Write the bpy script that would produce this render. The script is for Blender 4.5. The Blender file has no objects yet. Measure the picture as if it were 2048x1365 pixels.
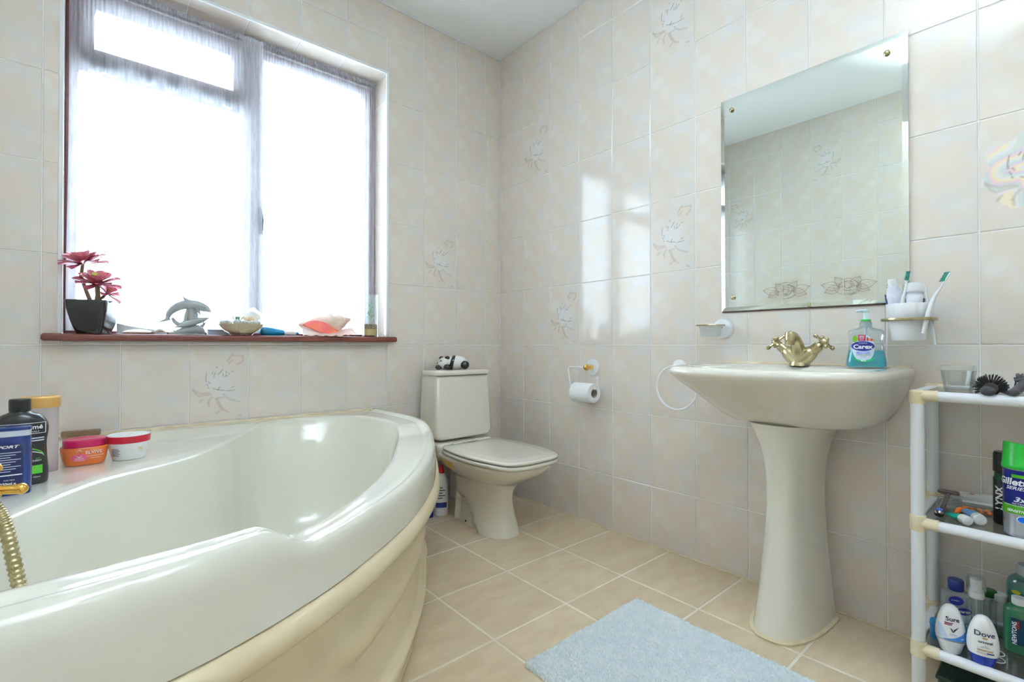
import bpy, math, random
from mathutils import Vector, Matrix
import numpy as np

# ------------------------------------------------------------------ camera, world, lights
scene = bpy.context.scene
COL = scene.collection
R = math.radians
cam_d = bpy.data.cameras.new('camera'); cam = bpy.data.objects.new('camera', cam_d); COL.objects.link(cam)
cam_d.sensor_width = 36.0; cam_d.lens = 969.128 / 2048 * 36.0; cam_d.clip_start = 0.02
CAM = Vector((-1.8040, -2.2097, 0.8549))
cam.location = CAM
cam.rotation_euler = (R(90) + 0.0079146, 0.0, -0.708433)
scene.camera = cam

world = bpy.data.worlds.new('world'); scene.world = world; world.use_nodes = True
bg = world.node_tree.nodes['Background']
bg.inputs[0].default_value = (0.785, 0.945, 1.08, 1); bg.inputs[1].default_value = 7.0
scene.view_settings.view_transform = 'Standard'; scene.view_settings.look = 'None'
scene.view_settings.gamma = 1.0; scene.view_settings.use_curve_mapping = False
scene.view_settings.exposure = 1.05
scene.cycles.transparent_max_bounces = 16
scene.cycles.max_bounces = 8; scene.cycles.diffuse_bounces = 5; scene.cycles.glossy_bounces = 4
scene.cycles.caustics_reflective = False; scene.cycles.caustics_refractive = False
ADDED_LAMP = 810.0         # brightness of the bulbs in the added uplighter

# daylight enters through the window opening: a sampling portal for the sky, it gives no light of its own
pd = bpy.data.lights.new('window_portal', 'AREA'); pd.shape = 'RECTANGLE'; pd.size = 1.17; pd.size_y = 1.30
pd.cycles.is_portal = True
po = bpy.data.objects.new('window_portal', pd); COL.objects.link(po)
po.location = (-1.31, 0.235, 1.545); po.rotation_euler = (R(-90), 0, 0)

# ------------------------------------------------------------------ room measures (metres, corner of the room at the origin)
XL, YF, H = -2.25, -2.95, 2.539
TW, TH, ZK = 0.20388, 0.302, 0.855
WX0, WX1, WZ0, WZ1, WD = -1.895, -0.722, 0.893, 2.197, 0.14   # window opening and reveal depth

# ------------------------------------------------------------------ materials
def lin(c):
    return tuple(((v / 255) / 12.92 if v / 255 <= 0.04045 else ((v / 255 + 0.055) / 1.055) ** 2.4) for v in c) + (1,)
MATS = {}
def mat(name, c, rough=0.5, metal=0.0, spec=0.5, coat=0.0, trans=0.0, sss=0.0, noise=None, bump=None):
    """plain principled material; noise=(second colour, scale) mottles it, bump=(scale, strength) gives relief"""
    if name in MATS: return MATS[name]
    m = bpy.data.materials.new(name); m.use_nodes = True; nt = m.node_tree; p = nt.nodes['Principled BSDF']
    p.inputs['Base Color'].default_value = lin(c); p.inputs['Roughness'].default_value = rough
    p.inputs['Metallic'].default_value = metal; p.inputs['Specular IOR Level'].default_value = spec
    p.inputs['Coat Weight'].default_value = coat; p.inputs['Coat Roughness'].default_value = 0.05
    p.inputs['Transmission Weight'].default_value = trans
    if sss:
        p.inputs['Subsurface Weight'].default_value = sss; p.inputs['Subsurface Radius'].default_value = (0.01, 0.008, 0.006)
    tc = None
    if noise or bump:
        tc = nt.nodes.new('ShaderNodeTexCoord')
    if noise:
        n = nt.nodes.new('ShaderNodeTexNoise'); n.inputs['Scale'].default_value = noise[1]; n.inputs['Detail'].default_value = 4
        nt.links.new(tc.outputs['Object'], n.inputs['Vector'])
        r = nt.nodes.new('ShaderNodeValToRGB'); r.color_ramp.elements[0].position = 0.35; r.color_ramp.elements[1].position = 0.68
        r.color_ramp.elements[0].color = lin(c); r.color_ramp.elements[1].color = lin(noise[0])
        nt.links.new(n.outputs['Fac'], r.inputs[0]); nt.links.new(r.outputs[0], p.inputs['Base Color'])
    if bump:
        n = nt.nodes.new('ShaderNodeTexNoise'); n.inputs['Scale'].default_value = bump[0]; n.inputs['Detail'].default_value = 3
        nt.links.new(tc.outputs['Object'], n.inputs['Vector'])
        b = nt.nodes.new('ShaderNodeBump'); b.inputs['Strength'].default_value = bump[1]; b.inputs['Distance'].default_value = 0.01
        nt.links.new(n.outputs['Fac'], b.inputs['Height']); nt.links.new(b.outputs[0], p.inputs['Normal'])
    MATS[name] = m; return m

def clear(name, c, opacity=0.1, rough=0.03, gloss=0.10, glow=0.0):
    """thin clear glass or plastic: see-through body with a fresnel gloss and a little body colour"""
    if name in MATS: return MATS[name]
    m = bpy.data.materials.new(name); m.use_nodes = True; nt = m.node_tree; nt.nodes.clear()
    out = nt.nodes.new('ShaderNodeOutputMaterial')
    t = nt.nodes.new('ShaderNodeBsdfTransparent'); t.inputs[0].default_value = lin(c)
    d = nt.nodes.new('ShaderNodeBsdfDiffuse'); d.inputs[0].default_value = lin(c)
    tl = nt.nodes.new('ShaderNodeBsdfTranslucent'); tl.inputs[0].default_value = lin(c)
    dm = nt.nodes.new('ShaderNodeMixShader'); dm.inputs[0].default_value = 0.5
    nt.links.new(d.outputs[0], dm.inputs[1]); nt.links.new(tl.outputs[0], dm.inputs[2])
    m1 = nt.nodes.new('ShaderNodeMixShader'); m1.inputs[0].default_value = opacity
    nt.links.new(t.outputs[0], m1.inputs[1]); nt.links.new(dm.outputs[0], m1.inputs[2])
    g = nt.nodes.new('ShaderNodeBsdfGlossy'); g.inputs[0].default_value = (1, 1, 1, 1); g.inputs['Roughness'].default_value = rough
    lw = nt.nodes.new('ShaderNodeLayerWeight'); lw.inputs[0].default_value = 0.25
    mu = nt.nodes.new('ShaderNodeMath'); mu.operation = 'MULTIPLY_ADD'; mu.inputs[1].default_value = 0.55; mu.inputs[2].default_value = gloss * 0.4
    nt.links.new(lw.outputs['Fresnel'], mu.inputs[0])
    m2 = nt.nodes.new('ShaderNodeMixShader')
    nt.links.new(mu.outputs[0], m2.inputs[0]); nt.links.new(m1.outputs[0], m2.inputs[1]); nt.links.new(g.outputs[0], m2.inputs[2])
    nt.links.new(m2.outputs[0], out.inputs[0]); MATS[name] = m; return m

def tile_material(name, ink):
    """glazed cream wall tile with a printed cloud pattern; ink=True adds the printed rose stored on the mesh"""
    m = bpy.data.materials.new(name); m.use_nodes = True; nt = m.node_tree; N = nt.nodes.new; L = nt.links.new
    p = nt.nodes['Principled BSDF']
    tc = N('ShaderNodeTexCoord')
    wn = N('ShaderNodeTexNoise'); wn.inputs['Scale'].default_value = 11; wn.inputs['Detail'].default_value = 3
    L(tc.outputs['Object'], wn.inputs['Vector'])
    sub = N('ShaderNodeVectorMath'); sub.operation = 'SUBTRACT'; sub.inputs[1].default_value = (.5, .5, .5); L(wn.outputs['Color'], sub.inputs[0])
    sc = N('ShaderNodeVectorMath'); sc.operation = 'SCALE'; sc.inputs['Scale'].default_value = 0.06; L(sub.outputs[0], sc.inputs[0])
    ad = N('ShaderNodeVectorMath'); ad.operation = 'ADD'; L(tc.outputs['Object'], ad.inputs[0]); L(sc.outputs[0], ad.inputs[1])
    vo = N('ShaderNodeTexVoronoi'); vo.inputs['Scale'].default_value = 17; vo.inputs['Randomness'].default_value = 1.0
    L(ad.outputs[0], vo.inputs['Vector'])
    # beige clouds: rings around the cells, kept to a slanting band of the tile
    r1 = N('ShaderNodeValToRGB'); e = r1.color_ramp.elements; e[0].position = 0.36; e[0].color = (0, 0, 0, 1); e[1].position = 0.52; e[1].color = (1, 1, 1, 1)
    L(vo.outputs['Distance'], r1.inputs[0])
    n2 = N('ShaderNodeTexNoise'); n2.inputs['Scale'].default_value = 9; n2.inputs['Detail'].default_value = 2
    mp = N('ShaderNodeMapping'); mp.inputs['Location'].default_value = (3.1, 1.7, 0.4); L(tc.outputs['Object'], mp.inputs[0]); L(mp.outputs[0], n2.inputs['Vector'])
    r2 = N('ShaderNodeValToRGB'); e = r2.color_ramp.elements; e[0].position = 0.42; e[0].color = (0, 0, 0, 1); e[1].position = 0.60; e[1].color = (1, 1, 1, 1)
    L(n2.outputs['Fac'], r2.inputs[0])
    mm = N('ShaderNodeMath'); mm.operation = 'MULTIPLY_ADD'; mm.inputs[1].default_value = 0.75; L(r2.outputs[0], mm.inputs[0])
    m3 = N('ShaderNodeMath'); m3.operation = 'MULTIPLY'; m3.inputs[1].default_value = 0.45; L(r1.outputs[0], m3.inputs[0]); L(m3.outputs[0], mm.inputs[2])
    cl = N('ShaderNodeMix'); cl.data_type = 'RGBA'; cl.clamp_factor = True
    cl.inputs[6].default_value = lin((221, 217, 213)); cl.inputs[7].default_value = lin((226, 214, 201)); L(mm.outputs[0], cl.inputs[0])
    # pale swirls
    v2 = N('ShaderNodeTexVoronoi'); v2.inputs['Scale'].default_value = 12; L(ad.outputs[0], v2.inputs['Vector'])
    r3 = N('ShaderNodeValToRGB'); e = r3.color_ramp.elements; e[0].position = 0.10; e[0].color = (1, 1, 1, 1); e[1].position = 0.5; e[1].color = (0, 0, 0, 1)
    L(v2.outputs['Distance'], r3.inputs[0])
    m4 = N('ShaderNodeMath'); m4.operation = 'MULTIPLY'; m4.inputs[1].default_value = 0.7; L(r3.outputs[0], m4.inputs[0])
    c2 = N('ShaderNodeMix'); c2.data_type = 'RGBA'; c2.inputs[7].default_value = lin((233, 229, 225)); L(m4.outputs[0], c2.inputs[0]); L(cl.outputs[2], c2.inputs[6])
    col = c2.outputs[2]
    if ink:
        at = N('ShaderNodeAttribute'); at.attribute_name = 'ink'
        c3 = N('ShaderNodeMix'); c3.data_type = 'RGBA'; L(at.outputs['Alpha'], c3.inputs[0]); L(col, c3.inputs[6]); L(at.outputs['Color'], c3.inputs[7]); col = c3.outputs[2]
    L(col, p.inputs['Base Color'])
    p.inputs['Roughness'].default_value = 0.07; p.inputs['Specular IOR Level'].default_value = 0.62
    bn = N('ShaderNodeTexNoise'); bn.inputs['Scale'].default_value = 14; bn.inputs['Detail'].default_value = 1
    b = N('ShaderNodeBump'); b.inputs['Strength'].default_value = 0.03; b.inputs['Distance'].default_value = 0.01
    L(tc.outputs['Object'], bn.inputs['Vector']); L(bn.outputs['Fac'], b.inputs['Height']); L(b.outputs[0], p.inputs['Normal'])
    MATS[name] = m; return m

def floor_tile_material():
    m = bpy.data.materials.new('floor_tile'); m.use_nodes = True; nt = m.node_tree; N = nt.nodes.new; L = nt.links.new
    p = nt.nodes['Principled BSDF']; tc = N('ShaderNodeTexCoord'); oi = N('ShaderNodeObjectInfo')
    ad = N('ShaderNodeVectorMath'); ad.operation = 'ADD'; L(tc.outputs['Object'], ad.inputs[0])
    s = N('ShaderNodeMath'); s.operation = 'MULTIPLY'; s.inputs[1].default_value = 7.0; L(oi.outputs['Random'], s.inputs[0]); L(s.outputs[0], ad.inputs[1])
    n = N('ShaderNodeTexNoise'); n.inputs['Scale'].default_value = 9; n.inputs['Detail'].default_value = 6; n.inputs['Roughness'].default_value = 0.6
    mp = N('ShaderNodeMapping'); mp.inputs['Scale'].default_value = (1, 2.2, 1); L(ad.outputs[0], mp.inputs[0]); L(mp.outputs[0], n.inputs['Vector'])
    r = N('ShaderNodeValToRGB'); e = r.color_ramp.elements; e[0].position = 0.30; e[0].color = lin((209, 186, 156)); e[1].position = 0.72; e[1].color = lin((222, 205, 176))
    L(n.outputs['Fac'], r.inputs[0])
    hs = N('ShaderNodeHueSaturation'); L(r.outputs[0], hs.inputs['Color'])
    v = N('ShaderNodeMapRange'); v.inputs['To Min'].default_value = 0.93; v.inputs['To Max'].default_value = 1.04; L(oi.outputs['Random'], v.inputs[0]); L(v.outputs[0], hs.inputs['Value'])
    L(hs.outputs[0], p.inputs['Base Color']); p.inputs['Roughness'].default_value = 0.42
    b = N('ShaderNodeBump'); b.inputs['Strength'].default_value = 0.12; b.inputs['Distance'].default_value = 0.004
    L(n.outputs['Fac'], b.inputs['Height']); L(b.outputs[0], p.inputs['Normal'])
    MATS['floor_tile'] = m; return m

def wood_material(name, c1, c2):
    m = bpy.data.materials.new(name); m.use_nodes = True; nt = m.node_tree; N = nt.nodes.new; L = nt.links.new
    p = nt.nodes['Principled BSDF']; tc = N('ShaderNodeTexCoord')
    mp = N('ShaderNodeMapping'); mp.inputs['Scale'].default_value = (2.5, 40, 40); L(tc.outputs['Object'], mp.inputs[0])
    n = N('ShaderNodeTexNoise'); n.inputs['Scale'].default_value = 3; n.inputs['Detail'].default_value = 5; L(mp.outputs[0], n.inputs['Vector'])
    r = N('ShaderNodeValToRGB'); e = r.color_ramp.elements; e[0].position = 0.3; e[0].color = lin(c1); e[1].position = 0.7; e[1].color = lin(c2)
    L(n.outputs['Fac'], r.inputs[0]); L(r.outputs[0], p.inputs['Base Color']); p.inputs['Roughness'].default_value = 0.35
    MATS[name] = m; return m

def net_material():
    m = bpy.data.materials.new('net_curtain'); m.use_nodes = True; nt = m.node_tree; nt.nodes.clear(); N = nt.nodes.new; L = nt.links.new
    out = N('ShaderNodeOutputMaterial'); t = N('ShaderNodeBsdfTransparent')
    d = N('ShaderNodeBsdfDiffuse'); d.inputs[0].default_value = lin((236, 238, 244)); tl = N('ShaderNodeBsdfTranslucent'); tl.inputs[0].default_value = lin((236, 238, 246))
    dm = N('ShaderNodeMixShader'); dm.inputs[0].default_value = 0.5; L(d.outputs[0], dm.inputs[1]); L(tl.outputs[0], dm.inputs[2])
    tc = N('ShaderNodeTexCoord'); mp = N('ShaderNodeMapping'); mp.inputs['Scale'].default_value = (160, 1, 14); L(tc.outputs['Object'], mp.inputs[0])
    n = N('ShaderNodeTexNoise'); n.inputs['Scale'].default_value = 1.0; n.inputs['Detail'].default_value = 3; L(mp.outputs[0], n.inputs['Vector'])
    mr = N('ShaderNodeMapRange'); mr.inputs['From Min'].default_value = 0.3; mr.inputs['From Max'].default_value = 0.7
    mr.inputs['To Min'].default_value = 0.36; mr.inputs['To Max'].default_value = 0.50; L(n.outputs['Fac'], mr.inputs[0])
    mx = N('ShaderNodeMixShader'); L(mr.outputs[0], mx.inputs[0]); L(t.outputs[0], mx.inputs[1]); L(dm.outputs[0], mx.inputs[2])
    L(mx.outputs[0], out.inputs[0]); MATS['net'] = m; return m

M_TILE = tile_material('wall_tile', False); M_ROSE = tile_material('rose_tile', True)
M_FLOOR = floor_tile_material(); M_NET = net_material()
M_SILL = wood_material('mahogany_sill', (92, 44, 36), (122, 62, 48)); M_FRAME = wood_material('mahogany_frame', (78, 34, 34), (100, 46, 42))
M_GROUT = mat('wall_grout', (243, 243, 241), 0.8); M_FGROUT = mat('floor_grout', (240, 235, 222), 0.85, noise=((228, 218, 198), 14))
M_PAINT = mat('ceiling_paint', (246, 248, 248), 0.7, bump=(60, 0.05)); M_WHITE = mat('white_plastic', (238, 239, 240), 0.28)
M_BATH = mat('champagne_acrylic', (235, 232, 219), 0.10, coat=0.6); M_PANEL = mat('beige_panel', (232, 217, 184), 0.25, coat=0.2, noise=((226, 209, 174), 5))
M_CERAM = mat('champagne_ceramic', (231, 226, 212), 0.10, coat=0.7); M_CREAM = mat('cream_seal', (233, 222, 190), 0.5, noise=((214, 196, 156), 20))
M_BRASS = mat('antique_brass', (194, 182, 146), 0.27, 1.0, noise=((160, 146, 108), 30)); M_GOLD = mat('polished_gold', (214, 170, 84), 0.12, 1.0)
M_MIRROR = mat('mirror_silver', (225, 232, 226), 0.0, 1.0)
M_BLACK = mat('black_plastic', (16, 17, 19), 0.3); M_DARK = mat('dark_grey_plastic', (52, 50, 54), 0.42)
M_CHROME = mat('chrome', (205, 207, 210), 0.12, 1.0)
M_PRINTW = mat('white_print', (244, 245, 247), 0.45)

# ------------------------------------------------------------------ mesh helpers
class MB:
    """collects shapes and links them as ONE mesh object"""
    def __init__(s): s.v = []; s.f = []
    def add(s, v, f):
        o = len(s.v); s.v += [tuple(p) for p in v]; s.f += [tuple(i + o for i in q) for q in f]; return s
    def box(s, x0, x1, y0, y1, z0, z1):
        v = [(x, y, z) for x in (x0, x1) for y in (y0, y1) for z in (z0, z1)]
        return s.add(v, [(0, 1, 3, 2), (4, 6, 7, 5), (0, 4, 5, 1), (2, 3, 7, 6), (0, 2, 6, 4), (1, 5, 7, 3)])
    def rings(s, rings, closed=True, cap0=True, cap1=True):
        n = len(rings[0]); o = len(s.v); v = [p for r in rings for p in r]; f = []
        for i in range(len(rings) - 1):
            for j in range(n if closed else n - 1):
                k = (j + 1) % n
                f.append((i * n + j, i * n + k, (i + 1) * n + k, (i + 1) * n + j))
        if cap0 and closed: f.append(tuple(range(n - 1, -1, -1)))
        if cap1 and closed: f.append(tuple((len(rings) - 1) * n + j for j in range(n)))
        return s.add(v, f)
    def lathe(s, prof, n=32, c=(0, 0, 0), axis='z', cap=True):
        rs = []
        for r, z in prof:
            ring = []
            for j in range(n):
                a = 2 * math.pi * j / n; p = (r * math.cos(a), r * math.sin(a), z)
                if axis == 'x': p = (p[2], p[0], p[1])
                if axis == 'y': p = (p[1], p[2], p[0])
                ring.append((p[0] + c[0], p[1] + c[1], p[2] + c[2]))
            rs.append(ring)
        return s.rings(rs, True, cap, cap)
    def tube(s, pts, r, n=12, cap=True, flat=1.0, up=(0, 0, 1)):
        """round (or flattened) rod through pts; r a number or one per point"""
        P = [Vector(p) for p in pts]; rr = r if hasattr(r, '__len__') else [r] * len(P); rs = []; prev = None
        for i, p in enumerate(P):
            t = (P[min(i + 1, len(P) - 1)] - P[max(i - 1, 0)]).normalized()
            if prev is None:
                u = Vector(up); u = u - t * u.dot(t)
                if u.length < 1e-4: u = Vector((1, 0, 0)) - t * t.x
            else: u = prev - t * prev.dot(t)
            u.normalize(); prev = u; w = t.cross(u)
            rs.append([p + (u * math.cos(a) * flat + w * math.sin(a)) * rr[i] for a in [2 * math.pi * j / n for j in range(n)]])
        return s.rings(rs, True, cap, cap)
    def ball(s, c, r, n=16, m=10):
        r = r if hasattr(r, '__len__') else (r, r, r); rs = []
        for i in range(m + 1):
            a = -math.pi / 2 + math.pi * i / m; q = max(math.cos(a), 1e-3)
            rs.append([(c[0] + r[0] * q * math.cos(2 * math.pi * j / n), c[1] + r[1] * q * math.sin(2 * math.pi * j / n), c[2] + r[2] * math.sin(a)) for j in range(n)])
        return s.rings(rs)
    def prism(s, poly, y0, y1):
        """outline in x,z pushed along y"""
        n = len(poly); v = [(x, y0, z) for x, z in poly] + [(x, y1, z) for x, z in poly]
        return s.add(v, [tuple(range(n)), tuple(range(2 * n - 1, n - 1, -1))] + [(j, n + j, n + (j + 1) % n, (j + 1) % n) for j in range(n)])
    def map(s, fn): s.v = [tuple(fn(*p)) for p in s.v]; return s
    def build(s, name, m, parent=None, sharp=35, bevel=0.0, seg=2, loc=None):
        me = bpy.data.meshes.new(name); me.from_pydata(s.v, [], s.f); me.validate(); me.update()
        if sharp is not None:
            me.polygons.foreach_set('use_smooth', [True] * len(me.polygons)); me.set_sharp_from_angle(angle=R(sharp))
        me.materials.append(m)
        o = bpy.data.objects.new(name, me); COL.objects.link(o)
        if parent: o.parent = parent
        if loc: o.location = loc
        if bevel:
            b = o.modifiers.new('bevel', 'BEVEL'); b.width = bevel; b.segments = seg; b.limit_method = 'ANGLE'; b.angle_limit = R(40)
            if sharp is not None: b.harden_normals = True
        return o
def tag(o, label=None, cat=None, group=None, kind=None):
    if label: o['label'] = label
    if cat: o['category'] = cat
    if group: o['group'] = group
    if kind: o['kind'] = kind
    return o
def thing(name, label, cat, loc=(0, 0, 0), rz=0.0, group=None):
    o = bpy.data.objects.new(name, None); o.empty_display_size = 0.05; COL.objects.link(o)
    o.location = loc; o.rotation_euler = (0, 0, rz); return tag(o, label, cat, group)
def facing(loc, extra=0.0):
    """turn about z that points a thing's front (local -y) at the camera"""
    d = CAM - Vector(loc); return math.atan2(d.x, -d.y) + R(extra)
def cat_rom(P, per=8, closed=False):
    P = [np.array(p, float) for p in P]; n = len(P); out = []
    for i in range(n if closed else n - 1):
        p1, p2 = P[i], P[(i + 1) % n]
        p0 = P[i - 1] if (closed or i > 0) else 2 * p1 - p2
        p3 = P[(i + 2) % n] if (closed or i + 2 < n) else 2 * p2 - p1
        for k in range(per):
            t = k / per
            out.append(0.5 * (2 * p1 + (p2 - p0) * t + (2 * p0 - 5 * p1 + 4 * p2 - p3) * t * t + (3 * p1 - p0 - 3 * p2 + p3) * t ** 3))
    if not closed: out.append(P[-1])
    return [tuple(float(v) for v in p) for p in out]
def sstep(a, b, x):
    t = min(1, max(0, (x - a) / (b - a))); return t * t * (3 - 2 * t)
def sup(rx, ry, n, N=48, cx=0, cy=0):
    """super-ellipse outline"""
    o = []
    for j in range(N):
        a = 2 * math.pi * j / N; c, q = math.cos(a), math.sin(a)
        o.append((cx + rx * math.copysign(abs(c) ** (2 / n), c), cy + ry * math.copysign(abs(q) ** (2 / n), q)))
    return o
def inset(poly, d):
    """move a counter-clockwise outline inwards by d"""
    n = len(poly); o = []
    for i in range(n):
        a = Vector(poly[i - 1]); b = Vector(poly[i]); c = Vector(poly[(i + 1) % n])
        e1 = (b - a); e2 = (c - b)
        if e1.length < 1e-9 or e2.length < 1e-9: o.append((b.x, b.y)); continue
        e1.normalize(); e2.normalize(); t = (e1 + e2)
        if t.length < 1e-6: t = e1
        t.normalize(); nrm = Vector((-t.y, t.x)); o.append((b.x + nrm.x * d, b.y + nrm.y * d))
    return o
def text_mesh(s, size, bold=0.0, shear=0.0, space=1.0, sx=1.0):
    c = bpy.data.curves.new('t', 'FONT'); c.body = s; c.size = size; c.align_x = 'CENTER'; c.align_y = 'CENTER'
    c.offset = bold * size; c.shear = shear; c.space_character = space; c.resolution_u = 3
    o = bpy.data.objects.new('t', c); me = o.to_mesh()
    v = [(p.co.x * sx, p.co.y) for p in me.vertices]; f = [tuple(q.vertices) for q in me.polygons]
    o.to_mesh_clear(); bpy.data.objects.remove(o); bpy.data.curves.remove(c); return v, f
class Body:
    """upright container: stack of super-ellipse sections (z, rx, ry, n); its front is local -y and takes flat print"""
    def __init__(s, sec, per=6, N=48):
        s.sec = cat_rom(sec, per) if per > 1 else [tuple(map(float, q)) for q in sec]; s.N = N
    def mb(s, cap1=True, shrink=0.0, z0=None, z1=None):
        rs = []
        for z, rx, ry, n in s.sec:
            if z0 is not None and z < z0 - 1e-6: continue
            if z1 is not None and z > z1 + 1e-6: continue
            rs.append([(x, y, z) for x, y in sup(max(rx - shrink, 1e-4), max(ry - shrink, 1e-4), n, s.N)])
        return MB().rings(rs, True, True, cap1)
    def at(s, z):
        q = s.sec
        for a, b in zip(q, q[1:]):
            if a[0] <= z <= b[0] and b[0] > a[0]:
                t = (z - a[0]) / (b[0] - a[0]); return [a[k] + (b[k] - a[k]) * t for k in (1, 2, 3)]
        return list((q[0] if z < q[0][0] else q[-1])[1:4])
    def front(s, u, v, eps=0.0006, ang=0.0):
        """wrap a print point: u across the front (arc length), v height"""
        rx, ry, n = s.at(v); a = u / max(rx, 1e-4) + ang; a = max(-2.6, min(2.6, a))
        c, q = math.sin(a), math.cos(a)
        x = rx * math.copysign(abs(c) ** (2 / n), c) if n > 2.01 else rx * c
        y = -(ry * math.copysign(abs(q) ** (2 / n), q) if n > 2.01 else ry * q)
        if n > 2.01:            # flat-fronted sections: use the plain width instead of the angle
            x = max(-rx * .995, min(rx * .995, u + ang * rx)); y = -ry * (1 - abs(x / rx) ** n) ** (1 / n)
        l = math.hypot(x, y) or 1; return (x + x / l * eps, y + y / l * eps, v)
    def text(s, st, u, v, size, m, parent, eps=0.0012, ang=0.0, rot=0.0, **k):
        tv, tf = text_mesh(st, size, **k); ca, sa = math.cos(rot), math.sin(rot); mb = MB()
        mb.add([s.front(u + x * ca - y * sa, v + x * sa + y * ca, eps, ang) for x, y in tv], tf)
        return mb.build('lettering', m, parent, sharp=None)
    def patch(s, u0, u1, v0, v1, name, m, parent, eps=0.0006, ang=0.0, shape=None, nu=20, nv=14):
        """a printed area: shape(a,b) maps the unit square to itself to bend its outline"""
        V = []; F = []
        for j in range(nv + 1):
            for i in range(nu + 1):
                a, b = i / nu, j / nv
                if shape: a, b = shape(a, b)
                V.append(s.front(u0 + (u1 - u0) * a, v0 + (v1 - v0) * b, eps, ang))
        for j in range(nv):
            for i in range(nu):
                k = j * (nu + 1) + i; F.append((k, k + 1, k + nu + 2, k + nu + 1))
        return MB().add(V, F).build(name, m, parent, sharp=None)
def disc_shape(a, b):
    """square to disc"""
    x, y = 2 * a - 1, 2 * b - 1
    return (x * math.sqrt(1 - y * y / 2) + 1) / 2, (y * math.sqrt(1 - x * x / 2) + 1) / 2
# ------------------------------------------------------------------ tiles
random.seed(4)
TILE_CACHE = {}
def tile_mesh(x0, x1, y0, y1, m, bev=0.0016, depth=0.006):
    key = (round(x0, 4), round(x1, 4), round(y0, 4), round(y1, 4), m.name, depth)
    if key in TILE_CACHE: return TILE_CACHE[key]
    b = bev; v = []
    for ins, z in ((0, -depth), (0, -b * 0.8), (b, 0)):
        v += [(x0 + ins, y0 + ins, z), (x1 - ins, y0 + ins, z), (x1 - ins, y1 - ins, z), (x0 + ins, y1 - ins, z)]
    f = [(8, 9, 10, 11)]
    for r in (0, 1):
        for j in range(4): k = (j + 1) % 4; f.append((r * 4 + j, r * 4 + k, r * 4 + 4 + k, r * 4 + 4 + j))
    me = bpy.data.meshes.new('tile'); me.from_pydata(v, [], f); me.update(); me.materials.append(m); TILE_CACHE[key] = me; return me

def seg_dist(X, Y, a, b):
    ax, ay = a; bx, by = b; dx, dy = bx - ax, by - ay; t = np.clip(((X - ax) * dx + (Y - ay) * dy) / (dx * dx + dy * dy + 1e-12), 0, 1)
    return np.hypot(X - ax - t * dx, Y - ay - t * dy)
def px(*pts): return [((x - 75) / 1010 * TW, (1 - y / 1280) * TH) for x, y in pts]
def rose_strokes():
    G, B = (104, 102, 108), (184, 164, 148); S = []
    for p in ([(362, 470), (345, 560), (352, 612)], [(388, 612), (412, 640)], [(362, 650), (380, 682)], [(383, 705), (395, 722)], [(448, 486), (466, 452)],
              [(482, 540), (488, 505), (502, 470)], [(555, 495), (602, 450), (632, 408)], [(630, 525), (640, 490)], [(662, 540), (690, 520), (718, 524)], [(688, 475), (697, 452)],
              [(520, 386), (538, 364)], [(788, 456), (818, 444)], [(464, 724), (530, 750), (572, 757)], [(548, 757), (580, 708)], [(572, 757), (662, 771)], [(690, 781), (852, 768)],
              [(784, 727), (828, 708)], [(638, 830), (668, 852)], [(740, 500), (748, 480)], [(690, 520), (688, 495)]):
        S.append((px(*p), 0.0016, G, 0.6))
    for p in ([(140, 720), (180, 800), (240, 850), (330, 832), (432, 820)], [(140, 740), (260, 800), (400, 802)], [(248, 945), (292, 898)], [(388, 962), (420, 900), (452, 868)], [(396, 960), (402, 1022)],
              [(508, 900), (560, 1000), (620, 1080), (732, 1140)], [(540, 900), (640, 1092)], [(530, 895), (690, 880), (742, 922), (932, 975)], [(538, 1140), (582, 1108)],
              [(708, 272), (802, 150)], [(738, 312), (792, 270)], [(800, 182), (992, 190), (980, 282), (898, 330)], [(908, 1205), (966, 1222)]):
        S.append((px(*p), 0.0032, B, 0.42))
    return S
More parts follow.
